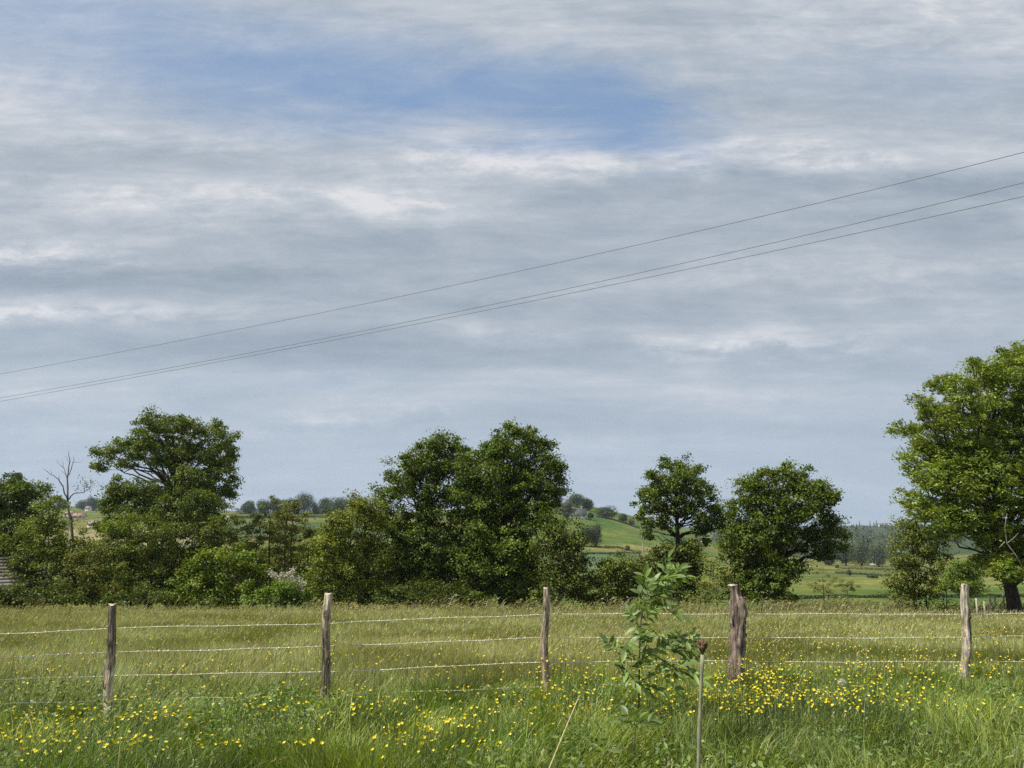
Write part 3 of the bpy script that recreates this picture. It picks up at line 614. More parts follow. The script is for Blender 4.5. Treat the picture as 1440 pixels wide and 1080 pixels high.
def house(name, label, px, pb, w, h, roofh, wallc, roofc, chimney=True, nwin=3, deep=.7, y0=55.0, ang=0.0):
    x, Y = hit(px, pb, y0); s = mpp(pb, Y); z = ground(x, Y); root = thing(name, label, 'house', (x, Y, z))
    Wd, H, RH = w * s, h * s, roofh * s; D = Wd * deep; a, d = Wd / 2, D / 2
    wb = MB(); wb.add(*box(-a, a, -d, d, -1.5, H)); wb.add([(-a, -d, H), (-a, d, H), (-a, 0, H + RH * .96), (a, -d, H), (a, d, H), (a, 0, H + RH * .96)], None, [(0, 2, 1), (3, 4, 5)])
    wb.c = [np.broadcast_to(np.array(wallc), c.shape) for c in wb.c]
    def put(mb, nm, m, par=root):
        o = mb.build(nm, m); o.parent = par; o.location = (0, 0, 0); return o
    put(wb, 'wall', M_PLASTER)
    e = .05 * Wd; th = .06 * RH + .1; rb = MB()
    for sg in (-1, 1):
        lo, hi = np.array((0, sg * (d + e), H - RH * e / d)), np.array((0, 0, H + RH)); up = np.array((0, 0, th))
        A = [np.array((q, 0, 0)) + p for q in (-a - e, a + e) for p in (lo, hi, hi + up, lo + up)]
        rb.add(A, [(0, 1, 2, 3), (7, 6, 5, 4), (0, 4, 5, 1), (1, 5, 6, 2), (2, 6, 7, 3), (3, 7, 4, 0)], None, roofc)
    ro = put(rb, 'roof', M_TILE)
    if chimney:
        cb = MB(); cb.add(*box(a * .45, a * .45 + .09 * Wd, -.04 * Wd, .04 * Wd, H + RH * .6, H + RH * 1.45), col=(.30, .20, .15)); put(cb, 'chimney', M_PLASTER, ro)
    for k in range(nwin):
        fx = -a + Wd * (k + .5) / nwin; ww = Wd * .07
        fb = MB(); y_ = -d - .04
        for bx in (box(fx - ww, fx - ww * .8, y_, -d + .02, H * .35, H * .75), box(fx + ww * .8, fx + ww, y_, -d + .02, H * .35, H * .75), box(fx - ww * .8, fx + ww * .8, y_, -d + .02, H * .70, H * .75), box(fx - ww * .8, fx + ww * .8, y_, -d + .02, H * .35, H * .39)):
            fb.add(*bx, col=(.5, .48, .45))
        f = put(fb, 'window', M_PLASTER); gb = MB(); gb.add(*box(fx - ww * .8, fx + ww * .8, -d - .02, -d + .01, H * .39, H * .70), col=(.03, .035, .045)); put(gb, 'pane', M_GLASS, f)
    root.rotation_euler.z = ang
    return root

def build_far():
    G1 = (.046, .068, .028); G2 = (.062, .086, .034)
    # hill right of the central oaks
    far_tree('broadleaf_tree', 'dark round tree on the slope below the white hilltop house', 838, 769, 22, 30, (.052, .068, .034))
    far_tree('broadleaf_tree', 'dark tree joined to the left of the round slope tree', 823, 768, 16, 24, G1)
    far_tree('broadleaf_tree', 'grey green tree left of the white hilltop house roof', 797, 728, 16, 22, (.085, .085, .055))
    far_tree('broadleaf_tree', 'tallest tree directly behind the white hilltop house', 812, 722, 18, 18, G1, y0=560)
    far_tree('broadleaf_tree', 'dark tree standing right behind the end of the white hilltop house', 826, 724, 15, 17, (.038, .056, .026), y0=540)
    far_tree('round_bush', 'dark rounded bush at the right end of the white hilltop house', 831, 731, 9, 10, (.036, .056, .024), cat='bush')
    far_tree('broadleaf_tree', 'broad tree alone on the hill skyline right of the white house', 853, 729, 26, 15, G1)
    far_tree('broadleaf_tree', 'low rounded tree on the hill skyline lower down the slope', 877, 735, 13, 11, G2)
    far_tree('broadleaf_tree', 'pale small tree on the hill skyline just left of the upright oak', 888, 739, 9, 9, (.10, .10, .06))
    house('house', 'white house with dark slate roof on the hilltop between trees', 812, 729, 23, 5, 8, (.72, .70, .66), (.085, .09, .105), True, 4, y0=400)
    hedge('dark hedge line between the blue green and the pale field on the hill', [(815, 780), (850, 779), (878, 778), (902, 779)], 2.2)
    hedge('thin hedge slanting across the middle of the right hill', [(850, 769), (870, 771), (885, 775), (902, 777)], 2.5, (.06, .075, .035))
    hedge('low skyline hedge on the crest of the right hill', [(838, 727), (860, 731), (880, 737), (900, 744)], 2.2)
    far_tree('thorn_bush', 'small dark bush on the slanting hedge of the right hill', 882, 774, 8, 6, G2, cat='bush')
    # right valley
    hedge('long dark hedge at the foot of the valley meadow', [(1120, 843), (1150, 842), (1190, 841), (1240, 841), (1262, 842)], 5, (.040, .050, .020), y0=80)
    hedge('dark hedge closing the meadow behind the right fence post', [(1316, 840), (1350, 841), (1390, 840), (1440, 840), (1500, 840)], 5, (.035, .045, .018), y0=80)
    hedge('dark hedge crossing the valley below the pale strip', [(1180, 800), (1215, 801), (1262, 802), (1300, 803)], 2.5)
    hedge('broken lower hedge in the middle of the valley', [(1175, 806), (1210, 808), (1250, 811)], 2.5, (.052, .07, .026))
    far_tree('thorn_bush', 'small dark bush in the middle of the valley pasture', 1195, 810, 6, 8, G1, cat='bush')
    far_tree('thorn_bush', 'low wide bush right of centre in the valley pasture', 1226, 813, 15, 5, G1, cat='bush')
    far_tree('thorn_bush', 'tiny bush at the left end of the broken valley hedge', 1178, 801, 5, 6, G1, cat='bush')
    for k, (px, pb, w, h, lab) in enumerate(((1190, 796, 22, 26, 'left round tree at the foot of the far wood'), (1212, 796, 26, 30, 'large round tree in the middle of the far wood edge'), (1236, 797, 22, 25, 'round tree where the far wood meets the lane'),
                                             (1262, 797, 26, 28, 'round tree half hidden by the loose tall bush under the ash'), (1165, 795, 22, 24, 'round wood edge tree half hidden behind the wide oak'), (1300, 792, 26, 26, 'wood edge tree hidden behind the ash crown'))):
        far_tree('broadleaf_tree', lab, px, pb, w, h, (.060, .082, .040) if k % 2 else (.050, .072, .036), group='trees along the edge of the far wood')
    # pale lane at the wood's foot
    W = np.array([hit(a, b) for a, b in ((1226, 795), (1230, 792), (1236, 789.5), (1245, 788.5))]); c = np.concatenate((W, W[::-1])); c[:4, 1] -= 5; c[4:, 1] += 5
    V = np.concatenate((c, (hz(c[:, 0], c[:, 1]) + .3)[:, None]), 1)
    tag(MB().add(V, [(0, 1, 6, 7), (1, 2, 5, 6), (2, 3, 4, 5)], None, (.42, .38, .30)).build('track', M_PLASTER), kind='structure')
    # the wood covering the far hillside and ridge: one mass
    n = 900; wx = R.uniform(1010, 1560, n); Yw = np.exp(R.uniform(math.log(640), math.log(2000), n)); X = ray(720, 745)[0] + (wx - 720) / F * CP * Yw
    keep = (vnoise(X, Yw, 150, 21) > .34) | (Yw > 1350); X, Yw = X[keep], Yw[keep]; Z = hz(X, Yw); mb = MB()
    for x, y, z in zip(X, Yw, Z):
        con = (y > 1400 and R.random() < .40) or R.random() < .06; H = R.uniform(9, 17) * (1.25 if con else 1); w = R.uniform(7, 13) * (.5 if con else 1); k = 60
        o = unit(R.normal(size=(k, 3)))
        if con:
            q = R.uniform(0, 1, k); C = np.stack((o[:, 0] * w * .5 * (1 - q), o[:, 1] * w * .5 * (1 - q), q * H), 1)
        else: C = o * np.array((w * .5, w * .5, H * .48)) * R.uniform(.5, 1.05, (k, 1)) + np.array((0, 0, H * .5))
        V, Q = leaf_quads(C + (x, y, z), unit(o * .8 + (0, 0, .3) + R.normal(size=(k, 3)) * .3), unit(R.normal(size=(k, 3))), R.uniform(1.6, 3.2, k), R.uniform(1.2, 2.4, k))
        mb.add(V, Q, None, np.array((.078, .102, .046)) * R.uniform(.65, 1.35) * np.array((R.uniform(.9, 1.25), 1, 1)))
    tag(mb.build('woodland', M_FAR), 'mixed dark wood covering the far ridge and hillside at right', 'wood', kind='stuff')
    house('house', 'tiny pale house on the wooded skyline ridge at right', 1241, 741, 9, 2.5, 2.5, (.6, .56, .5), (.28, .22, .19), False, 2, y0=900)
    house('house', 'tiny white farmhouse seen between the two right hand oaks', 987, 762, 9, 4, 3, (.7, .68, .64), (.2, .15, .13), False, 2)
    # left hill skyline
    labs = ['small lone round tree on the left hill skyline', 'first skyline tree right of the lone round tree', 'skyline tree above the tallest thin alder', 'skyline tree with a flat top beside the tallest skyline tree', 'tallest wide tree on the left hill skyline',
            'small skyline tree after a gap right of the tallest skyline tree', 'round dark skyline tree nearest the gap', 'wide dark skyline tree left of the central oaks', 'last skyline tree touching the central oaks']
    for lab, (px, w, h) in zip(labs, ((350, 15, 13), (370, 20, 14), (388, 20, 15), (406, 20, 15), (427, 26, 20), (444, 10, 11), (457, 15, 16), (477, 26, 18), (502, 26, 18))):
        far_tree('broadleaf_tree', lab, px, 723, w * 1.1, h * 1.3, (.046, .072, .030) if w < 24 else (.040, .064, .030), y0=380, group='trees along the left skyline')
    hedge('dense skyline hedge at the foot of the row of trees on the left hill', [(332, 723), (380, 722), (440, 722), (515, 722)], 7, (.050, .074, .030), y0=380)
    hedge('long hedge below the skyline trees on the left hill', [(325, 728), (380, 729), (440, 728), (500, 729)], 4, (.055, .078, .030))
    hedge('dark hedge across the middle of the left hillside', [(330, 757), (390, 758), (450, 757), (520, 757)], 3)
    hedge('lower hedge on the left hillside behind the thin alders', [(330, 775), (400, 774), (480, 774)], 5, (.055, .075, .03))
    house('farm_building', 'small white farm building at the left end of the left hillside hedge', 323, 731, 9, 3, 2.5, (.6, .6, .58), (.3, .28, .27), False, 2)
    for lab, (px, pb, w, h) in zip(('skyline tree right of the dead tree over the village', 'tallest skyline tree beside the big oak over the village', 'skyline tree left of the dead tree over the village', 'skyline tree hidden behind the oak trunk'), ((116, 717, 14, 13), (130, 718, 18, 17), (86, 716, 14, 12), (150, 718, 20, 14))):
        far_tree('broadleaf_tree', lab, px, pb, w, h, (.05, .07, .032), y0=500, group='trees above the village')
    house('house', 'village house with pinkish tile roof right of the dead trunk', 110, 731, 16, 5, 4, (.62, .55, .48), (.34, .20, .15), True, 3)
    house('house', 'pale village house behind the dead trunk', 97, 727, 11, 5, 3, (.66, .60, .53), (.36, .24, .19), True, 2)
    house('house', 'white village house highest up the slope left of the big oak', 124, 719, 7, 4, 3, (.7, .68, .63), (.2, .17, .16), False, 2)
    house('house', 'low village house with pale wall beside the big oak', 131, 742, 13, 5, 4, (.60, .57, .52), (.28, .22, .19), True, 2)
    house('house', 'reddish tiled roof house lower down behind the sparse thorn', 119, 790, 19, 7, 7, (.50, .44, .38), (.30, .17, .12), True, 2, y0=110)
    house('house', 'white walled house low behind the thin thorn stems', 137, 797, 14, 7, 5, (.62, .60, .56), (.27, .19, .15), False, 2, y0=90)
    # shed at the left edge
    x, Y = ray(-48, 850)[0] * 49, 49.0; z = ground(x, Y); root = thing('shed', 'low shed with a worn grey slate roof at the left edge', 'shed', (x, Y, z))
    top, e = P(-48, 784, Y)[2], P(5, 826, Y); ex = e[0] - x; ez = e[2] - z; rz = top - z
    wb = MB(); wb.add(*box(-ex * .9, ex * .9, -.4, 5, -.6, ez + .1), col=(.22, .19, .16))
    wb.add([(-ex * .9, -.4, ez + .1), (ex * .9, -.4, ez + .1), (0, -.4, rz - .08), (-ex * .9, 5, ez + .1), (ex * .9, 5, ez + .1), (0, 5, rz - .08)], None, [(0, 1, 2), (3, 5, 4)], (.22, .19, .16))
    o = wb.build('wall', M_WOOD); o.parent = root
    rb = MB()
    for sg in (-1, 1):
        for k in range(9):
            f0, f1 = k / 9, (k + 1.15) / 9; a = np.array((sg * ex * (1 - f1), 0, ez + (rz - ez) * f1 + .0)); b = np.array((sg * ex * (1 - f0), 0, ez + (rz - ez) * f0 + .05)); u = np.array((0, 0, .045))
            A = [p + np.array((0, q, 0)) for q in (-.7, 5.3) for p in (a, b, b + u, a + u)]
            rb.add(A, [(0, 1, 2, 3), (7, 6, 5, 4), (0, 4, 5, 1), (1, 5, 6, 2), (2, 6, 7, 3), (3, 7, 4, 0)], None, np.array((.20, .18, .16)) * R.uniform(.8, 1.15))
    o = rb.build('roof', M_TILE); o.parent = root
    # far stakes by the ash
    stk = [(1374, 862, 841), (1384, 860, 845), (1391, 858, 838), (1400, 859, 838), (1411, 857, 833), (1417, 858, 839), (1422, 857, 836)]
    x, Y = ray(1374, 860)[0] * 36, 36.0; root = thing('stake_fence', 'row of thin pale stakes running up to the ash trunk', 'fence', (x, Y, ground(x, Y)))
    tops = []
    for k, (px, pb, pt) in enumerate(stk):
        Yk = 36 + k * 1.1; B = P(px, pb, Yk); T = P(px - 1.5 + 1.2 * (k % 3), pt, Yk); B[2] = ground(B[0], Yk) - .1
        MB().add(*tube([B, .5 * (B + T), T], (.045, .042, .038), 7), col=(.38, .35, .30)).build('stake', M_WOOD, root, smooth=True); tops.append(T - (0, 0, .15))
    MB().add(*tube(tops, .008, 4), col=(.4, .4, .38)).build('wire', M_WIRE, root)
build_far()

# ---------------------------------------------------------------- the fence
POSTS = [  # px, top py, foot py, lower px, radius (m), bark share
    (-140, 868, 1018, -142, .060), (160, 850, 1003, 149, .040), (462, 835, 978, 456, .045), (767.5, 827, 966, 769, .043), (1035, 823, 952, 1041, .094), (1357, 822, 946, 1359, .059), (1660, 822, 940, 1660, .06)]
def post_depth(pb):
    e = ray(720, pb)[1]; return (ZC - .12) / -e
WIREPY = {-140: (897, 930, 962, 996), 0: (891.7, 924.6, 956.5, 990), 160: (883.5, 917.5, 950, 984.5), 460: (877, 909.4, 945, 978.5), 614: (869.5, 902.5, 938, 972), 768: (864, 897, 931, 965), 890: (863.5, 896.7, 930.3, 963.5), 1038: (863.2, 897.3, 930, 962),
          1200: (864, 897, 931, 962.5), 1357: (863.7, 896.2, 931, 962), 1440: (863, 895, 930, 961), 1660: (861, 892, 926, 957)}
def build_fence():
    fx = [p[0] for p in POSTS]; fy = [post_depth(p[2]) for p in POSTS]
    fy = list(np.polyval(np.polyfit(fx, fy, 2), fx))
    x0, Y0 = ray(POSTS[1][0], 990)[0] * fy[1], fy[1]
    root = thing('barbed_wire_fence', 'barbed wire fence on weathered wooden posts across the meadow', 'fence', (x0, Y0, ground(x0, Y0)))
    plabels = ['leaning post with bark above and bare pale wood below', 'post with frayed pale top and stripped bark', 'slim straight dark brown post', 'thick gnarled post with a sawn knot near its top', 'pale grey barked post with flat cut top']
    for k, (px, pt, pb, pl, rad) in enumerate(POSTS):
        Y = fy[k]; T = P(px, pt, Y); Bv = P(pl, pb, Y); Bv = Bv + (Bv - T) * ((Bv[2] - ground(Bv[0], Y) + .15) / (T[2] - Bv[2]))
        nr, ns = 70, 40; s = np.linspace(0, 1, nr); th = np.arange(ns) * 2 * math.pi / ns
        ax = Bv + (T - Bv) * s[:, None]; bend = .035 if k != 4 else .05
        ax[:, 0] += bend * np.sin(s * 3.1 + k) * (1 - s) + .012 * np.sin(s * 9 + k * 2)
        r = rad * (1.06 - .16 * s)
        S, TH = np.meshgrid(s, th, indexing='ij')
        rr = r[:, None] * (1 + .10 * np.sin(2 * TH + k) + .09 * (vnoise(TH * 2.2 + k * 9, S * 3.5, 1, k) - .5) * 2 + .07 * (vnoise(TH * 6, S * 26 + k * 31, 1, k + 5) - .5) * 2 + .13 * (vnoise(TH * 6 + .8 * np.sin(S * 17 + k), S * 9 + k * 13, 1, k + 60) - .5) * 2)
        if k == 4:                                                   # burr, waist and sawn knot
            rr = rr * (1 - .22 * np.exp(-((S - .93) / .06) ** 2) + .12 * np.exp(-((S - .78) / .07) ** 2) + .26 * (vnoise(TH * 3, S * 14, 1, 77) - .5) * 2)
            rr = rr + .035 * np.exp(-((S - .76) / .06) ** 2) * np.exp(-((np.angle(np.exp(1j * (TH - 5.1)))) / .55) ** 2)
        V = np.stack((ax[:, 0, None] + rr * np.cos(TH), ax[:, 1, None] + rr * np.sin(TH), ax[:, 2, None] + 0 * TH + .012 * (S > .999) * np.sin(TH * 2 + k)), -1)
        bark, bare_, grey = np.array((.25, .20, .145)), np.array((.66, .56, .41)), np.array((.38, .335, .27))
        m = vnoise(TH * 2.5 + 3 * k, S * 9, 1, 40 + k)
        if k in (0, 1): w = np.clip((.54 - S) * 6 + (m - .5) * 2.2, 0, 1)
        elif k == 2: w = np.clip((S - .80) * 6 + (m - .45) * 2.4, 0, 1)
        elif k == 4: w = np.clip((m - .62) * 4, 0, .45) + .75 * np.exp(-((S - .77) / .05) ** 2) * np.exp(-((np.angle(np.exp(1j * (TH - 5.1)))) / .5) ** 2)
        else: w = np.clip((m - .55) * 3, 0, .8)
        base = grey if k >= 5 else (np.array((.20, .155, .125)) if k == 4 else (bark * 1.25 if k == 3 else bark))
        crack = .32 + 1.1 * np.clip(vnoise(TH * 6 + .8 * np.sin(S * 17 + k), S * 9 + k * 13, 1, k + 60) * 1.7 - .35, 0, 1) * (.7 + .6 * vnoise(TH * 3, S * 30, 1, k + 90)); base = base * crack[..., None]
        colr = base * (1 - w[..., None]) + (bare_ if k != 4 else np.array((.36, .28, .23))) * w[..., None]
        i = (np.arange(nr - 1)[:, None] * ns + np.arange(ns)[None]); j = (np.arange(nr - 1)[:, None] * ns + (np.arange(ns)[None] + 1) % ns)
        mb = MB(); mb.add(V.reshape(-1, 3), np.stack((i, j, j + ns, i + ns), -1).reshape(-1, 4), None, colr.reshape(-1, 3))
        ring = V[-1]; cpt = ring.mean(0) + (0, 0, .006); mb.add(np.concatenate((ring, [cpt])), None, [(q, (q + 1) % ns, ns) for q in range(ns)], (.50, .43, .33))
        if k == 4:
            kc = ax[int(.765 * nr)]; kd = unit(np.array((.55, -.83, .12))); e1 = unit(np.cross(kd, (0, 0, 1.))); e2 = np.cross(e1, kd); p0 = kc + kd * (rad * .96)
            th2 = np.arange(14) * 2 * math.pi / 14; R0 = [p0 - kd * .05 + .052 * (e1 * math.cos(a) + e2 * 1.25 * math.sin(a)) for a in th2]; R1 = [p0 + kd * .012 + .042 * (e1 * math.cos(a) + e2 * 1.25 * math.sin(a)) for a in th2]; R2 = [p0 + kd * .016 + .022 * (e1 * math.cos(a) + e2 * 1.25 * math.sin(a)) for a in th2]
            kq = [(r * 14 + q, r * 14 + (q + 1) % 14, (r + 1) * 14 + (q + 1) % 14, (r + 1) * 14 + q) for r in (0, 1) for q in range(14)]
            mb.add(np.array(R0 + R1 + R2 + [p0 + kd * .014]), kq, [(28 + q, 28 + (q + 1) % 14, 42) for q in range(14)], np.array([(.22, .165, .13)] * 14 + [(.40, .31, .26)] * 29))
        # flakes of bark and splinters
        for q in range(16 if k in (2, 4) else 8):
            a, sv = R.uniform(3.4, 6.0), R.uniform(.35, .84); c = Bv + (T - Bv) * sv; rd = rad * 1.02; ln = R.uniform(.05, .13); wv = R.uniform(.008, .018)
            p = c + np.array((rd * math.cos(a), rd * math.sin(a), 0)); tn = np.array((-math.sin(a), math.cos(a), 0)); o_ = np.array((math.cos(a), math.sin(a), 0))
            mb.add([p - tn * wv, p + tn * wv, p + tn * wv * .7 + (0, 0, ln) + o_ * .004, p - tn * wv * .6 + (0, 0, ln * .8) + o_ * .022], [(0, 1, 2, 3)], None, bark * R.uniform(.6, 2.4))
        o = mb.build('post', M_WOOD, root, smooth=False)
        if 1 <= k <= 5: o['label'] = plabels[k - 1]
        for w_ in range(4):                                          # fencing staples
            pass
    xs = sorted(WIREPY); fine = np.linspace(-140, 1660, 700)
    Yf = np.interp(fine, fx, fy) + .066
    for w in range(4):
        py = np.interp(fine, xs, [WIREPY[q][w] for q in xs]) + .5 * np.sin(fine * .02 + w * 2) + .35 * np.sin(fine * .047 + w)
        pts = np.array([P(a, b, Y) for a, b, Y in zip(fine, py, Yf)])
        seg = np.linalg.norm(np.diff(pts, axis=0), axis=1); cum = np.concatenate(([0], np.cumsum(seg)))
        mb = MB(); cw = (.70, .67, .53)
        u = np.arange(0, cum[-1], .012); ctr = np.stack([np.interp(u, cum, pts[:, q]) for q in range(3)], 1); ph = u / .05 * 2 * math.pi
        for sg in (0, math.pi):
            mb.add(*tube(ctr[::2] + .0028 * np.stack((0 * u, np.cos(ph + sg), np.sin(ph + sg)), 1)[::2], .0033, 4), col=cw)
        bb = mb
        for d in np.arange(.05, cum[-1], .105):
            d += R.uniform(-.012, .012); c = np.array([np.interp(d, cum, pts[:, q]) for q in range(3)])
            for q in range(2):
                v = unit(R.normal(size=3) * np.array((.5, 1, 1))) * R.uniform(.012, .019); bb.add(*tube([c - v, c + v], (.0028, .0022), 4), col=cw)
            bb.add(*tube([c - (.010, 0, 0), c + (.010, 0, 0)], .0068, 6), col=cw)
        mb.build('wire', M_WIRE, root, smooth=True)
build_fence()

# ---------------------------------------------------------------- overhead cables
def build_cables():
    A, B = np.array((ray(0, 530)[0] * 30, 30.0)), np.array((ray(1440, 215)[0] * 14, 14.0))
    for lab, (p0, p1, p2), off in (('highest overhead cable crossing the sky alone', (526, 383.5, 214), 0.0), ('upper of the two close overhead cables below the highest one', (559.5, 422.3, 256.7), .15), ('lowest overhead cable crossing the sky', (564.5, 429, 276), .55)):
        q = np.polyfit((0, 720, 1440), (p0, p1, p2), 2); pts = []
        for px in np.linspace(-420, 1900, 120):
            py = np.polyval(q, px); t, e = ray(px, py)
            # meet the vertical plane through A and B
            d = B - A; s = (t * A[1] - A[0]) / (d[0] - t * d[1]); Y = A[1] + s * d[1] + off
            pts.append((t * Y, Y, ZC + e * Y))
        o = MB().add(*tube(pts, .0070, 8), col=(.20, .205, .215)).build('overhead_cable', M_CABLE, smooth=True, loc=tuple(pts[60])); tag(o, lab, 'cable')
build_cables()

# ---------------------------------------------------------------- grass
def blades(n, x, y, h, w, col, lean, curl=.5, seg=3):
    """curved tapering blades, one strip each"""
    z = hz(x, y) - .02; ang = R.uniform(0, 2 * math.pi, n); side = np.stack((np.cos(ang), np.sin(ang), 0 * ang), 1)
    ss = np.array((0, .4, .75, 1.0)) if seg == 3 else np.array((0, .55, 1.0))
    L = []
    for s in ss[:-1]:
        c = np.stack((x + lean[:, 0] * h * (s * .35 + s * s * .65), y + lean[:, 1] * h * (s * .35 + s * s * .65), z + h * (s - curl * .35 * s ** 3)), 1); wd = (w * (1 - s ** 2 * .75))[:, None] * .5
        L += [c - side * wd, c + side * wd]
    L.append(np.stack((x + lean[:, 0] * h, y + lean[:, 1] * h, z + h * (1 - curl * .35)), 1))
    V = np.stack(L, 1); k = V.shape[1]; b = np.arange(n)[:, None] * k
    Q = np.concatenate([np.concatenate((b + q, b + q + 1, b + q + 3, b + q + 2), 1) for q in range(0, k - 3, 2)]); T = np.concatenate((b + k - 3, b + k - 2, b + k - 1), 1)
    return V.reshape(-1, 3), Q, T, np.repeat(col, k, 0)
def fan(n, y0, y1, margin=1.6, half=.74):
    """points spread evenly over the wedge of ground in view between two depths"""
    y = np.sqrt(R.uniform(0, 1, n) * ((y1 + 2) ** 2 - (y0 + 2) ** 2) + (y0 + 2) ** 2) - 2
    return R.uniform(-1, 1, n) * (y * half + margin), y
def fence_y(x): return np.interp(x, [-6, -4.4, -2.3, .5, 3.3, 6.8, 9], [8.5, 9.0, 9.8, 10.7, 11.6, 12.0, 12.3])

def build_grass():
    # verge in front of the fence: long lush grass
    mb = MB(); n = 230000; x, y = fan(n, 3.4, 12.6)
    fy = fence_y(x); t1 = vnoise(x, y, .9, 31); t2 = vnoise(x, y, .33, 32); t3 = vnoise(x, y, 2.4, 33)
    keep = (R.uniform(0, 1, n) < .40 + .75 * t2) & (y < fy + .15); x, y, t1, t2, t3 = (a[keep] for a in (x, y, t1, t2, t3)); n = len(x)
    h = (.12 + .40 * t1 * (.35 + 1.1 * t2) + .08 * t3) * R.uniform(.55, 1.25, n); h *= np.clip(.62 + (fence_y(x) - y) * .11, .6, 1.1)
    la = vnoise(x, y, .7, 34) * 9.0 + R.normal(0, .7, n); lm = .20 + .55 * R.uniform(0, 1, n) ** 1.6
    lean = np.stack((np.cos(la) * lm + .08 + R.normal(0, .16, n), np.sin(la) * lm + R.normal(0, .16, n)), 1)
    g = np.array((.142, .232, .031)); g2 = np.array((.335, .390, .076)); br = np.array((.44, .40, .18)); gap_shade = np.array((.055, .100, .022))
    u = R.uniform(0, 1, (n, 1)); hue = (vnoise(x, y, 1.1, 35)[:, None] - .5) * 1.4
    mixw = np.clip(u * .9 + hue * .8, 0, 1); col = g * (1 - mixw) + g2 * mixw
    d = R.uniform(0, 1, n) < .045; col[d] = br * R.uniform(.7, 1.2, (d.sum(), 1)); d = (vnoise(x, y, .7, 36) < .36); col[d] = .5 * col[d] + .5 * gap_shade  # darker patches put the shaded gaps between tufts into the blade colour
    w = R.uniform(.0035, .0095, n) * np.clip(y / 7, .9, 1.4)
    mb.add(*blades(n, x, y, h, w, np.clip(col, .01, 1), lean, .7)[:3], col=1) if False else None
    V, Q, T, C = blades(n, x, y, h, w, np.clip(col, .01, 1), lean, .7); mb.add(V, Q, T, C)
    tag(mb.build('verge_grass', M_GRASS), 'long lush green grass of the verge in front of the fence', 'grass', kind='stuff')
    # the hay meadow beyond the fence
    mb = MB()
    for (n, y0, y1, w0, w1, sg) in ((190000, 9.0, 17, .004, .009, 3), (170000, 17, 29, .008, .015, 2), (170000, 29, 52, .014, .028, 2)):
        x, y = fan(n, y0, y1, 2.5); t1 = vnoise(x, y, 1.3, 51); t3 = vnoise(x, y, 6, 52); lowp = vnoise(x / 2.2, y, 3.2, 56)
        keep = (y > fence_y(x) + .15) & (R.uniform(0, 1, n) < .55 + .5 * t1); x, y, t1, t3, lowp = (a[keep] for a in (x, y, t1, t3, lowp)); n = len(x)
        h = (.17 + .20 * t1 + .10 * t3) * R.uniform(.6, 1.3, n) * np.clip(.6 + (y - fence_y(x)) * .2, .6, 1)
        la = vnoise(x, y, 2.0, 54) * 5; lm = .15 + .45 * R.uniform(0, 1, n); lean = np.stack((np.cos(la) * lm * .9 + .05 + R.normal(0, .25, n), np.sin(la) * lm * .9), 1)
        ol = np.array((.300, .312, .090)); gr = np.array((.205, .262, .058)); st = np.array((.33, .31, .135))
        f = np.clip(lowp[:, None] * 1.5 - .45 + R.normal(0, .25, (n, 1)) + .15 * (13 - np.minimum(y, 13))[:, None] / 3, 0, 1); col = ol * (1 - f) + gr * f
        d = R.uniform(0, 1, n) < .20; col[d] = st * R.uniform(.7, 1.2, (d.sum(), 1))
        V, Q, T, C = blades(n, x, y, h, R.uniform(w0, w1, n), col, lean, .5, sg); mb.add(V, Q, T, C)
    tag(mb.build('meadow_grass', M_GRASS), 'olive hay meadow grass between the fence and the trees', 'grass', kind='stuff')
    # flowering heads above the meadow
    mb = MB()
    for (n, y0, y1, k) in ((14000, 9.5, 18, .9), (18000, 18, 30, 1.2), (22000, 30, 52, 1.6)):
        x, y = fan(n, y0, y1, 2.5); keep = (y > fence_y(x)) & (R.uniform(0, 1, n) < .3 + .7 * vnoise(x, y, 2.6, 61)); x, y = x[keep], y[keep]; n = len(x)
        h = R.uniform(.36, .62, n); lean = np.stack((R.normal(.14, .22, n), R.normal(0, .18, n)), 1)
        col = np.array((.30, .295, .115)) * R.uniform(.7, 1.3, (n, 1)) * np.stack((np.ones(n), R.uniform(.85, 1.08, n), np.ones(n)), 1)
        V, Q, T, C = blades(n, x, y, h, np.full(n, .003 * k), col, lean, .4, 2); mb.add(V, Q, T, C)
        tip = np.stack((x + lean[:, 0] * h, y + lean[:, 1] * h, hz(x, y) - .02 + h * .86), 1); D = unit(np.stack((lean[:, 0] * 1.6 + .2, lean[:, 1], np.full(n, .75)), 1))
        V, Q = leaf_quads(tip, unit(np.cross(D, R.normal(size=(n, 3)))), D, R.uniform(.06, .12, n) * (.8 + .2 * k), R.uniform(.009, .017, n) * k); mb.add(V, Q, None, np.repeat(col * 1.1, 4, 0))
    tag(mb.build('meadow_seed_heads', M_GRASS), 'brownish flowering heads standing above the hay meadow', 'grass', kind='stuff')
    # tall unmown fringe under the trees at the meadow's far edge
    mb = MB(); segs = [(-60, 520, 200), (430, 850, 1500), (850, 1130, 1100), (1060, 1440, 1500), (1120, 1460, 700)]
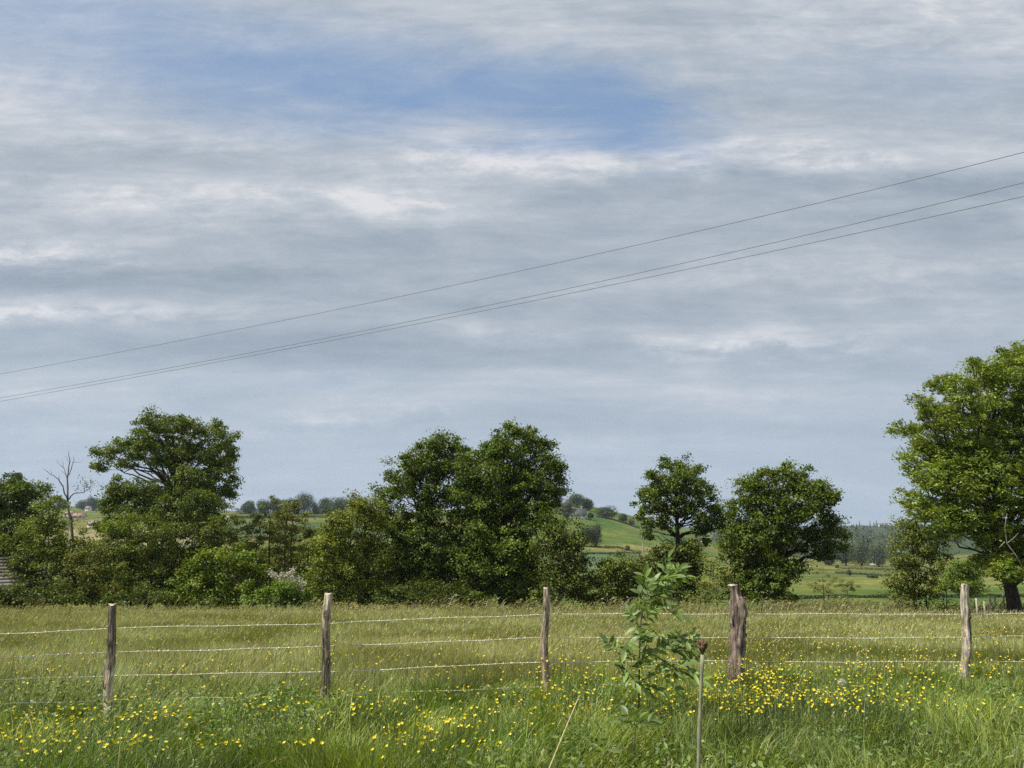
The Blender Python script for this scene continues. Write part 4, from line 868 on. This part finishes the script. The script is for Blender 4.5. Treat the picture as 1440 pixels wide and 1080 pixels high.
    for (a, b, n) in segs:
        px = R.uniform(a, b, n); y = R.uniform(42.5, 46.5, n); x = ray(720, 850)[0] + (px - 720) / F * .99 * y; h = R.uniform(.4, 1.1, n) * (.35 + 1.1 * vnoise(x, y, 1.6, 71))
        lean = np.stack((R.uniform(.15, .6, n), R.normal(0, .2, n)), 1); col = np.array((.205, .198, .075)) * R.uniform(.6, 1.3, (n, 1))
        V, Q, T, C = blades(n, x, y, h, R.uniform(.02, .045, n), col, lean, .6, 3); mb.add(V, Q, T, C)
        tip = np.stack((x + lean[:, 0] * h * .9, y, hz(x, y) + h * .72), 1); D = unit(np.stack((np.full(n, .8), R.normal(0, .3, n), R.uniform(-.1, .9, n)), 1)); V, Q = leaf_quads(tip, unit(np.cross(D, R.normal(size=(n, 3)))), D, R.uniform(.12, .26, n), R.uniform(.04, .08, n)); mb.add(V, Q, None, np.repeat(col * (1.04, 1.0, .9), 4, 0))
    tag(mb.build('fringe_grass', M_GRASS), 'tall brownish grass fringe along the foot of the tree line', 'grass', kind='stuff')
    # stems with plumes in the verge
    mb = MB(); n = 1500; x, y = fan(n, 4.2, 11.5); keep = vnoise(x, y, .9, 81) > .42; x, y = x[keep], y[keep]; n = len(x)
    h = R.uniform(.38, .66, n); lean = np.stack((R.uniform(.05, .5, n), R.normal(0, .2, n)), 1); col = np.array((.30, .30, .14)) * R.uniform(.8, 1.25, (n, 1))
    V, Q, T, C = blades(n, x, y, h, np.full(n, .0032), col, lean, .4, 3); mb.add(V, Q, T, C)
    for rep in range(9):
        s = .82 + .02 * rep; tip = np.stack((x + lean[:, 0] * h * s, y + lean[:, 1] * h * s, hz(x, y) - .02 + h * (s - .14 * s ** 3)), 1) + R.normal(size=(n, 3)) * .006
        D = unit(np.stack((lean[:, 0] * 1.5, lean[:, 1], np.full(n, .6)), 1) + R.normal(size=(n, 3)) * .35); V, Q = leaf_quads(tip, unit(np.cross(D, R.normal(size=(n, 3)))), D, R.uniform(.016, .032, n), R.uniform(.004, .008, n)); mb.add(V, Q, None, np.repeat(col * 1.15, 4, 0))
    tag(mb.build('verge_seed_heads', M_GRASS), 'pale feathery grass heads in the verge', 'grass', kind='stuff')
    # broad leaved herbs low in the verge
    mb = MB(); n = 9000; x, y = fan(n, 3.8, 9.0); keep = (vnoise(x, y, 1.2, 91) > .48) | ((x > 1.2) & (y < 6.6) & (R.uniform(0, 1, n) < .6)); x, y = x[keep], y[keep]; n = len(x); rep = 4
    X = np.repeat(x, rep) + R.normal(0, .05, n * rep); Y = np.repeat(y, rep) + R.normal(0, .05, n * rep); m = len(X)
    C = np.stack((X, Y, hz(X, Y) + R.uniform(.06, .30, m) * (.5 + vnoise(X, Y, .8, 31))), 1)
    V, Q = leaf_quads(C, unit(R.normal(size=(m, 3)) * .55 + (0, -.2, .8)), unit(R.normal(size=(m, 3)) + (0, 0, .3)), R.uniform(.03, .075, m), R.uniform(.015, .032, m))
    mb.add(V, Q, None, np.repeat(np.array((.125, .185, .040)) * R.uniform(.7, 1.4, (m, 1)), 4, 0))
    tag(mb.build('herb_cover', M_GRASS), 'low broad leaved herbs among the verge grass', 'herbs', kind='stuff')
build_grass()

# ---------------------------------------------------------------- buttercups
PATCH = [  # label tail, px0, px1, py0, py1, flowers
    ('in the dense patch low at the left edge', 0, 95, 1005, 1066, 42), ('in the scattered patch below the leftmost post', 95, 260, 1002, 1050, 30), ('crowding round the foot of the leftmost post', 128, 232, 976, 1012, 34),
    ('in the small tall cluster right of the leftmost post', 300, 342, 962, 986, 9), ('around the foot of the post with frayed top', 370, 500, 955, 1000, 14), ('in the clump low between the frayed post and the dry straw', 540, 682, 1008, 1056, 34),
    ('below the slim dark post', 690, 800, 955, 1002, 36), ('around the foot of the leafy sapling', 800, 930, 940, 1003, 36), ('beside the bare budded stem', 930, 1012, 945, 1010, 26),
    ('in the thick drift below the gnarled post', 1012, 1130, 940, 1000, 60), ('in the thick drift between the gnarled and the pale post', 1130, 1290, 935, 1000, 62), ('in the loose group below the pale post', 1290, 1400, 930, 990, 17)]
def petals():
    mb = MB()
    for k in range(5):
        a = k * 1.2566; c, s = math.cos(a), math.sin(a)
        loc = [(.002, -.003, 0), (.002, .003, 0), (.013, .0095, .006), (.013, -.0095, .006), (.021, .006, .013), (.021, -.006, .013)]
        mb.add([(x * c - y * s, x * s + y * c, z) for x, y, z in loc], [(0, 1, 2, 3), (3, 2, 4, 5)], None, (.82, .68, .030))
    return mb
def build_buttercups():
    stems, heads = [], []
    for v in range(5):
        h = .40; bend = R.normal(0, .05, 2); pts = np.array([(bend[0] * s * s * 2, bend[1] * s * s * 2, h * s) for s in np.linspace(0, 1, 6)])
        mb = MB(); mb.add(*tube(pts, np.linspace(.0024, .0016, 6), 5), col=(.10, .15, .04))
        for q in range(3):
            p = pts[1 + q]; D = unit(np.array((R.normal(), R.normal(), .5))); V, Q = leaf_quads(np.array([p + D * .03]), np.array([[0, 0, 1.]]), D[None], np.array([.06]), np.array([.018])); mb.add(V, Q, None, (.07, .12, .03))
        o = mb.build('stem', M_STEM); stems.append(o.data); bpy.data.objects.remove(o); heads.append(pts[-1])
    o = petals().build('blossom', M_PETAL); bl = o.data; bpy.data.objects.remove(o)
    used = []
    tot = sum(p[5] for p in PATCH); scale = 300 / tot
    for tail, a, b, c, d, n in PATCH:
        n = int(round(n * scale - .01)); lab = 'yellow buttercup ' + tail
        ctr = [(R.uniform(a, b), R.uniform(c, d)) for _ in range(max(2, n // 7))]
        for _ in range(n):
            if R.random() < .35: q = ctr[R.integers(len(ctr))]; px, py = q[0] + R.normal(0, 11), q[1] + R.normal(0, 7)
            else: px, py = R.uniform(a, b), R.uniform(c, d)
            if not (a <= px <= b and c - 6 <= py <= d + 4): px, py = R.uniform(a, b), R.uniform(c, d)
            hh = R.uniform(.40, .56); t, e = ray(px, py)
            Y = (ZC - hh) / -e; x = t * Y; z0 = ground(x, Y); Y = (ZC - z0 - hh) / -e; x = t * Y
            r = thing('buttercup', lab, 'flower', (x, Y, ground(x, Y)), 'buttercups of the verge'); v = R.integers(5); s = hh / .40
            r.rotation_euler.z = R.uniform(0, 6.28)
            so = bpy.data.objects.new('stem', stems[v]); bo = bpy.data.objects.new('blossom', bl)
            for o in (so, bo): COL.objects.link(o); o.parent = r
            so.scale = (s, s, s); bo.location = Vector(heads[v]) * s; bo.rotation_euler = (R.normal(0, .45), R.normal(0, .45), R.uniform(0, 6)); k = R.uniform(.40, .68); bo.scale = (k, k, k)
    # those scattered through the meadow: past counting
    mb = MB(); V0 = np.concatenate(petals().v); Q0 = np.concatenate(petals().q)
    for a, b, c, d, n in ((1000, 1440, 872, 934, 330), (760, 1000, 884, 940, 120), (520, 780, 890, 955, 90), (150, 470, 885, 965, 110), (0, 150, 880, 970, 45), (0, 1440, 866, 945, 240), (1180, 1440, 865, 900, 60), (700, 1440, 935, 1000, 300), (1000, 1300, 930, 1000, 460), (800, 1010, 945, 1005, 170), (1040, 1140, 940, 985, 90), (0, 700, 960, 1050, 320), (0, 260, 1000, 1066, 90), (0, 1440, 866, 950, 350), (1000, 1440, 875, 940, 200), (520, 800, 960, 1056, 90)):
        ctr = [(R.uniform(a, b), R.uniform(c, d)) for _ in range(max(3, n // 9))]
        for _ in range(n):
            if R.random() < .6: q = ctr[R.integers(len(ctr))]; px, py = q[0] + R.normal(0, 16), q[1] + R.normal(0, 5)
            else: px, py = R.uniform(a, b), R.uniform(c, d)
            py = max(py, 864 + abs(R.normal(0, 5))); hh = R.uniform(.36, .5); t, e = ray(px, py); Y = (ZC - hh) / -e
            for _i in range(4): Y = (ZC - ground(t * Y, Y) - hh) / -e
            x = t * Y
            if Y > 44: continue
            z = ground(x, Y); k = R.uniform(.36, .68) * (1 + max(0, Y - 14) * .012); Mx = np.array(Euler((R.normal(0, .5), R.normal(0, .5), R.uniform(0, 6))).to_matrix()) * k
            mb.add(V0 @ Mx.T + (x, Y, z + hh), Q0, None, (.82, .67, .030))
            mb.add(*tube([(x - .03, Y, z), (x, Y, z + hh)], .0018, 3, False), col=(.10, .14, .04))
    tag(mb.build('meadow_buttercups', M_PETAL), 'yellow buttercups sprinkled through the meadow', 'flowers', kind='stuff')
build_buttercups()

# ---------------------------------------------------------------- sapling, budded stem, straw, seed head
def build_near():
    Y = 6.8; B = P(889, 1076, Y); x = B[0]; zb = ground(x, Y); B = np.array((x - .01, Y, zb - .03))
    root = thing('ash_sapling', 'young leafy ash sapling bending right in front of the fence', 'sapling', (x, Y, zb))
    sb = MB(); bc = (.075, .070, .040)
    def line(L, r0, r1, start=None, dy=0.0):
        W = [start] if start is not None else []
        W += [P(a, b, Y + dy * i / len(L)) for i, (a, b) in enumerate(L)]; W = np.array(W)
        s = np.linspace(0, len(W) - 1, len(W) * 4); W = np.stack([np.interp(s, range(len(W)), W[:, q]) for q in range(3)], 1)
        W[1:-1] = (W[:-2] + W[1:-1] * 2 + W[2:]) / 4; sb.add(*tube(W, np.linspace(r0, r1, len(W)), 7), col=bc); return W
    main = line([(891, 1060), (897, 1010), (899, 970), (899, 930), (900, 895), (902, 865), (910, 838), (924, 820), (938, 813)], .0095, .0035, B)
    lft = line([(898, 962), (886, 950), (875, 936), (870, 920)], .006, .003, dy=-.1)
    sh = line([(902, 900), (896, 878), (894, 858), (896, 842), (904, 828)], .005, .0025, dy=.12)
    rt = line([(901, 935), (915, 918), (930, 905), (944, 896)], .005, .0025, dy=.1)
    rt2 = line([(899, 958), (918, 950), (938, 942), (955, 940)], .0045, .002, dy=-.12)
    sb.build('stem', M_STEM, root, smooth=True)
    lb = MB()
    def leaflet(p, d, n, L, W, c):
        s_ = unit(np.cross(n, d)); ss = (0, .2, .45, .72, 1.0); ww = (.05, .75, 1.0, .68, .02); V = []
        for s, w in zip(ss, ww):
            m = p + d * L * s - n * L * .16 * s * s; V += [m - s_ * W * .5 * w + n * W * .16 * w, m, m + s_ * W * .5 * w + n * W * .16 * w]
        Q = [(3 * i + j, 3 * i + j + 1, 3 * i + j + 4, 3 * i + j + 3) for i in range(4) for j in range(2)]; lb.add(V, Q, None, c)
    def compound(p, d, L, pairs, k=1.0):
        d = unit(np.array(d, float)); up = np.array((-.25, -.35, .85)); n = unit(up - d * (up @ d) + R.normal(size=3) * .28)
        s_ = unit(np.cross(n, d)); ax = [p + d * L * s - np.array((0, 0, 1)) * L * .28 * s * s for s in np.linspace(0, 1, 7)]
        V, Q, T = tube(ax, np.linspace(.0022, .001, 7), 4); lb.add(V, Q, T, (.10, .12, .045))
        for i in range(pairs):
            s = .30 + .58 * i / max(pairs - 1, 1); q = p + d * L * s - np.array((0, 0, 1)) * L * .28 * s * s; c = np.array((.165, .245, .060)) * R.uniform(.8, 1.3)
            for sg in (-1, 1):
                dd = unit(d * .55 + s_ * sg * .8 + R.normal(size=3) * .22 + np.array((.25, 0, -.12))); nn = unit(n + R.normal(size=3) * .35); nn = unit(nn - dd * (nn @ dd)); leaflet(q, dd, nn, R.uniform(.076, .120) * k, R.uniform(.029, .045) * k, c * R.uniform(.85, 1.15))
        dd = unit(d + np.array((.1, 0, -.35))); nn = unit(n - dd * (n @ dd)); leaflet(ax[-1], dd, nn, .11 * k, .046 * k, np.array((.18, .26, .068)))
    def along(Wl, lo, hi, m, L, rightness):
        for s in np.linspace(lo, hi, m):
            p = Wl[int(s * (len(Wl) - 1))]; a = R.uniform(-1, 1)
            compound(p, (rightness + R.normal(0, .45), R.normal(0, .55), .35 + R.normal(0, .35)), 1.15 * L * R.uniform(.75, 1.2), int(R.integers(2, 5)), R.uniform(.85, 1.15))
    along(main, .46, .99, 27, .21, .45); along(lft, .35, 1.0, 8, .15, .1); along(sh, .3, 1, 6, .15, .25); along(rt, .3, 1, 9, .19, .7); along(rt2, .3, 1, 8, .18, .6)
    along(main, .38, .55, 4, .15, .4)
    for q, dvec in ((main[-1], (.9, 0, .35)), (main[-1], (.6, -.4, .7)), (main[-2], (.8, .4, .2)), (lft[-1], (-.5, 0, .8)), (lft[-1], (.5, -.2, .8)), (sh[-1], (.1, -.1, 1)), (rt[-1], (1, 0, .1)), (rt[-1], (.8, -.3, -.2)), (rt2[-1], (1, 0, -.1))):
        compound(q, dvec, .17, 3)
    lb.build('foliage', M_SAP, root)
    # second, lower shoot of leaves at the sapling's foot
    x2 = ray(893, 1070)[0] * 5.6; z2 = ground(x2, 5.6); root2 = thing('ash_sucker', 'low leafy shoot in the grass at the foot of the sapling', 'sapling', (x2, 5.6, z2))
    sb = MB(); Y = 5.6; W = line([(892, 1050), (894, 1020)], .005, .003, np.array((x2, 5.6, z2 - .02))); sb.build('stem', M_STEM, root2, smooth=True)
    lb = MB()
    for dv in ((-.9, -.2, .5), (.9, -.1, .5), (.2, -.5, .8), (-.4, .4, .8)): compound(W[-1], dv, .11, 2, .85)
    compound(W[5], (-.8, 0, .4), .1, 2, .8); lb.build('foliage', M_SAP, root2)
    # the bare stem with a head of dark buds
    Y = 4.9; T = P(988, 921, Y); x = P(979, 1080, Y)[0]; zb = ground(x - .02, Y); root = thing('budded_stem', 'bare upright stem topped with brown buds right of the sapling', 'plant', (x - .02, Y, zb))
    sb = MB(); B = np.array((x - .02, Y, zb - .03)); ax = bez(B, np.array((x + .015, Y, .5 * (zb + T[2]))), T, 16); rr = np.linspace(.0125, .0095, 16); rr[9] *= 1.4; rr[-1] *= 1.35; rr[-2] *= 1.15; rr[4] *= 1.2
    sb.add(*tube(ax, rr, 10), col=(.27, .26, .165)); sb.build('stem', M_STEM, root, smooth=True)
    bb = MB()
    for k in range(20):
        a = R.uniform(0, 6.28); sp = R.uniform(.1, .6); d = unit(np.array((math.cos(a) * sp, math.sin(a) * sp, 1.0))); L = R.uniform(.05, .095); p = T + d * .004
        bb.add(*tube([p, p + d * L * .55, p + d * L * .8, p + d * L], (.004, .005, .0085, .0015), 6), col=np.array((.13, .082, .045)) * R.uniform(.6, 1.5))
        if k % 2 == 0:
            q = p + d * L * .85; V, Q = leaf_quads(np.array([q + d * .012]), unit(R.normal(size=(1, 3))), d[None], np.array([.035]), np.array([.014])); bb.add(V, Q, None, (.15, .105, .05))
    bb.build('bud_cluster', M_STEM, root)
    # dry straw leaning in the grass
    Y = 5.6; p0, p1 = P(770, 1090, Y - .3), P(815, 978, Y); p0[2] = max(p0[2], ground(p0[0], p0[1])); g0 = p0 - (p1 - p0) * ((p0[2] - ground(p0[0], p0[1]) + .02) / (p1[2] - p0[2])) if p0[2] > ground(p0[0], p0[1]) else p0
    o = MB().add(*tube(bez(g0, .5 * (g0 + p1) + np.array((-.008, 0, .012)), p1, 12), np.linspace(.0052, .0028, 12), 6), col=(.55, .45, .25)).build('dry_straw', M_STEM, smooth=True, loc=tuple(g0)); tag(o, 'single pale dry straw leaning right in the foreground grass', 'straw')
    # white seed head in the flowers
    Y = 9.2; c = P(1184, 960, Y); zb = ground(c[0], Y); root = thing('dandelion_clock', 'white fluffy seed head among the flowers left of the pale post', 'flower', (c[0], Y, zb))
    MB().add(*tube([(c[0] - .02, Y, zb), (c[0], Y, c[2])], .003, 6), col=(.17, .16, .08)).build('stem', M_STEM, root)
    k = 260; d = unit(R.normal(size=(k, 3))); V, Q = leaf_quads(c + d * .034, unit(np.cross(d, R.normal(size=(k, 3)))), d, np.full(k, .03), np.full(k, .008)); MB().add(V, Q, None, (.72, .72, .70)).build('seed_head', M_BLOSSOM, root)
build_near()

# ---------------------------------------------------------------- the air
def build_haze():
    m, t, out = mat('haze'); v = t.new('ShaderNodeVolumePrincipled'); v.inputs['Color'].default_value = (.72, .84, 1, 1); v.inputs['Density'].default_value = .00011; v.inputs['Anisotropy'].default_value = .2
    t.l.new(v.outputs[0], out.inputs['Volume'])
    V, Q = box(-3600, 3600, -60, 2560, -14, 190); o = MB().add(V, Q).build('haze', m); tag(o, 'thin pale air between the meadow and the far ridge', 'haze', kind='stuff')
build_haze()
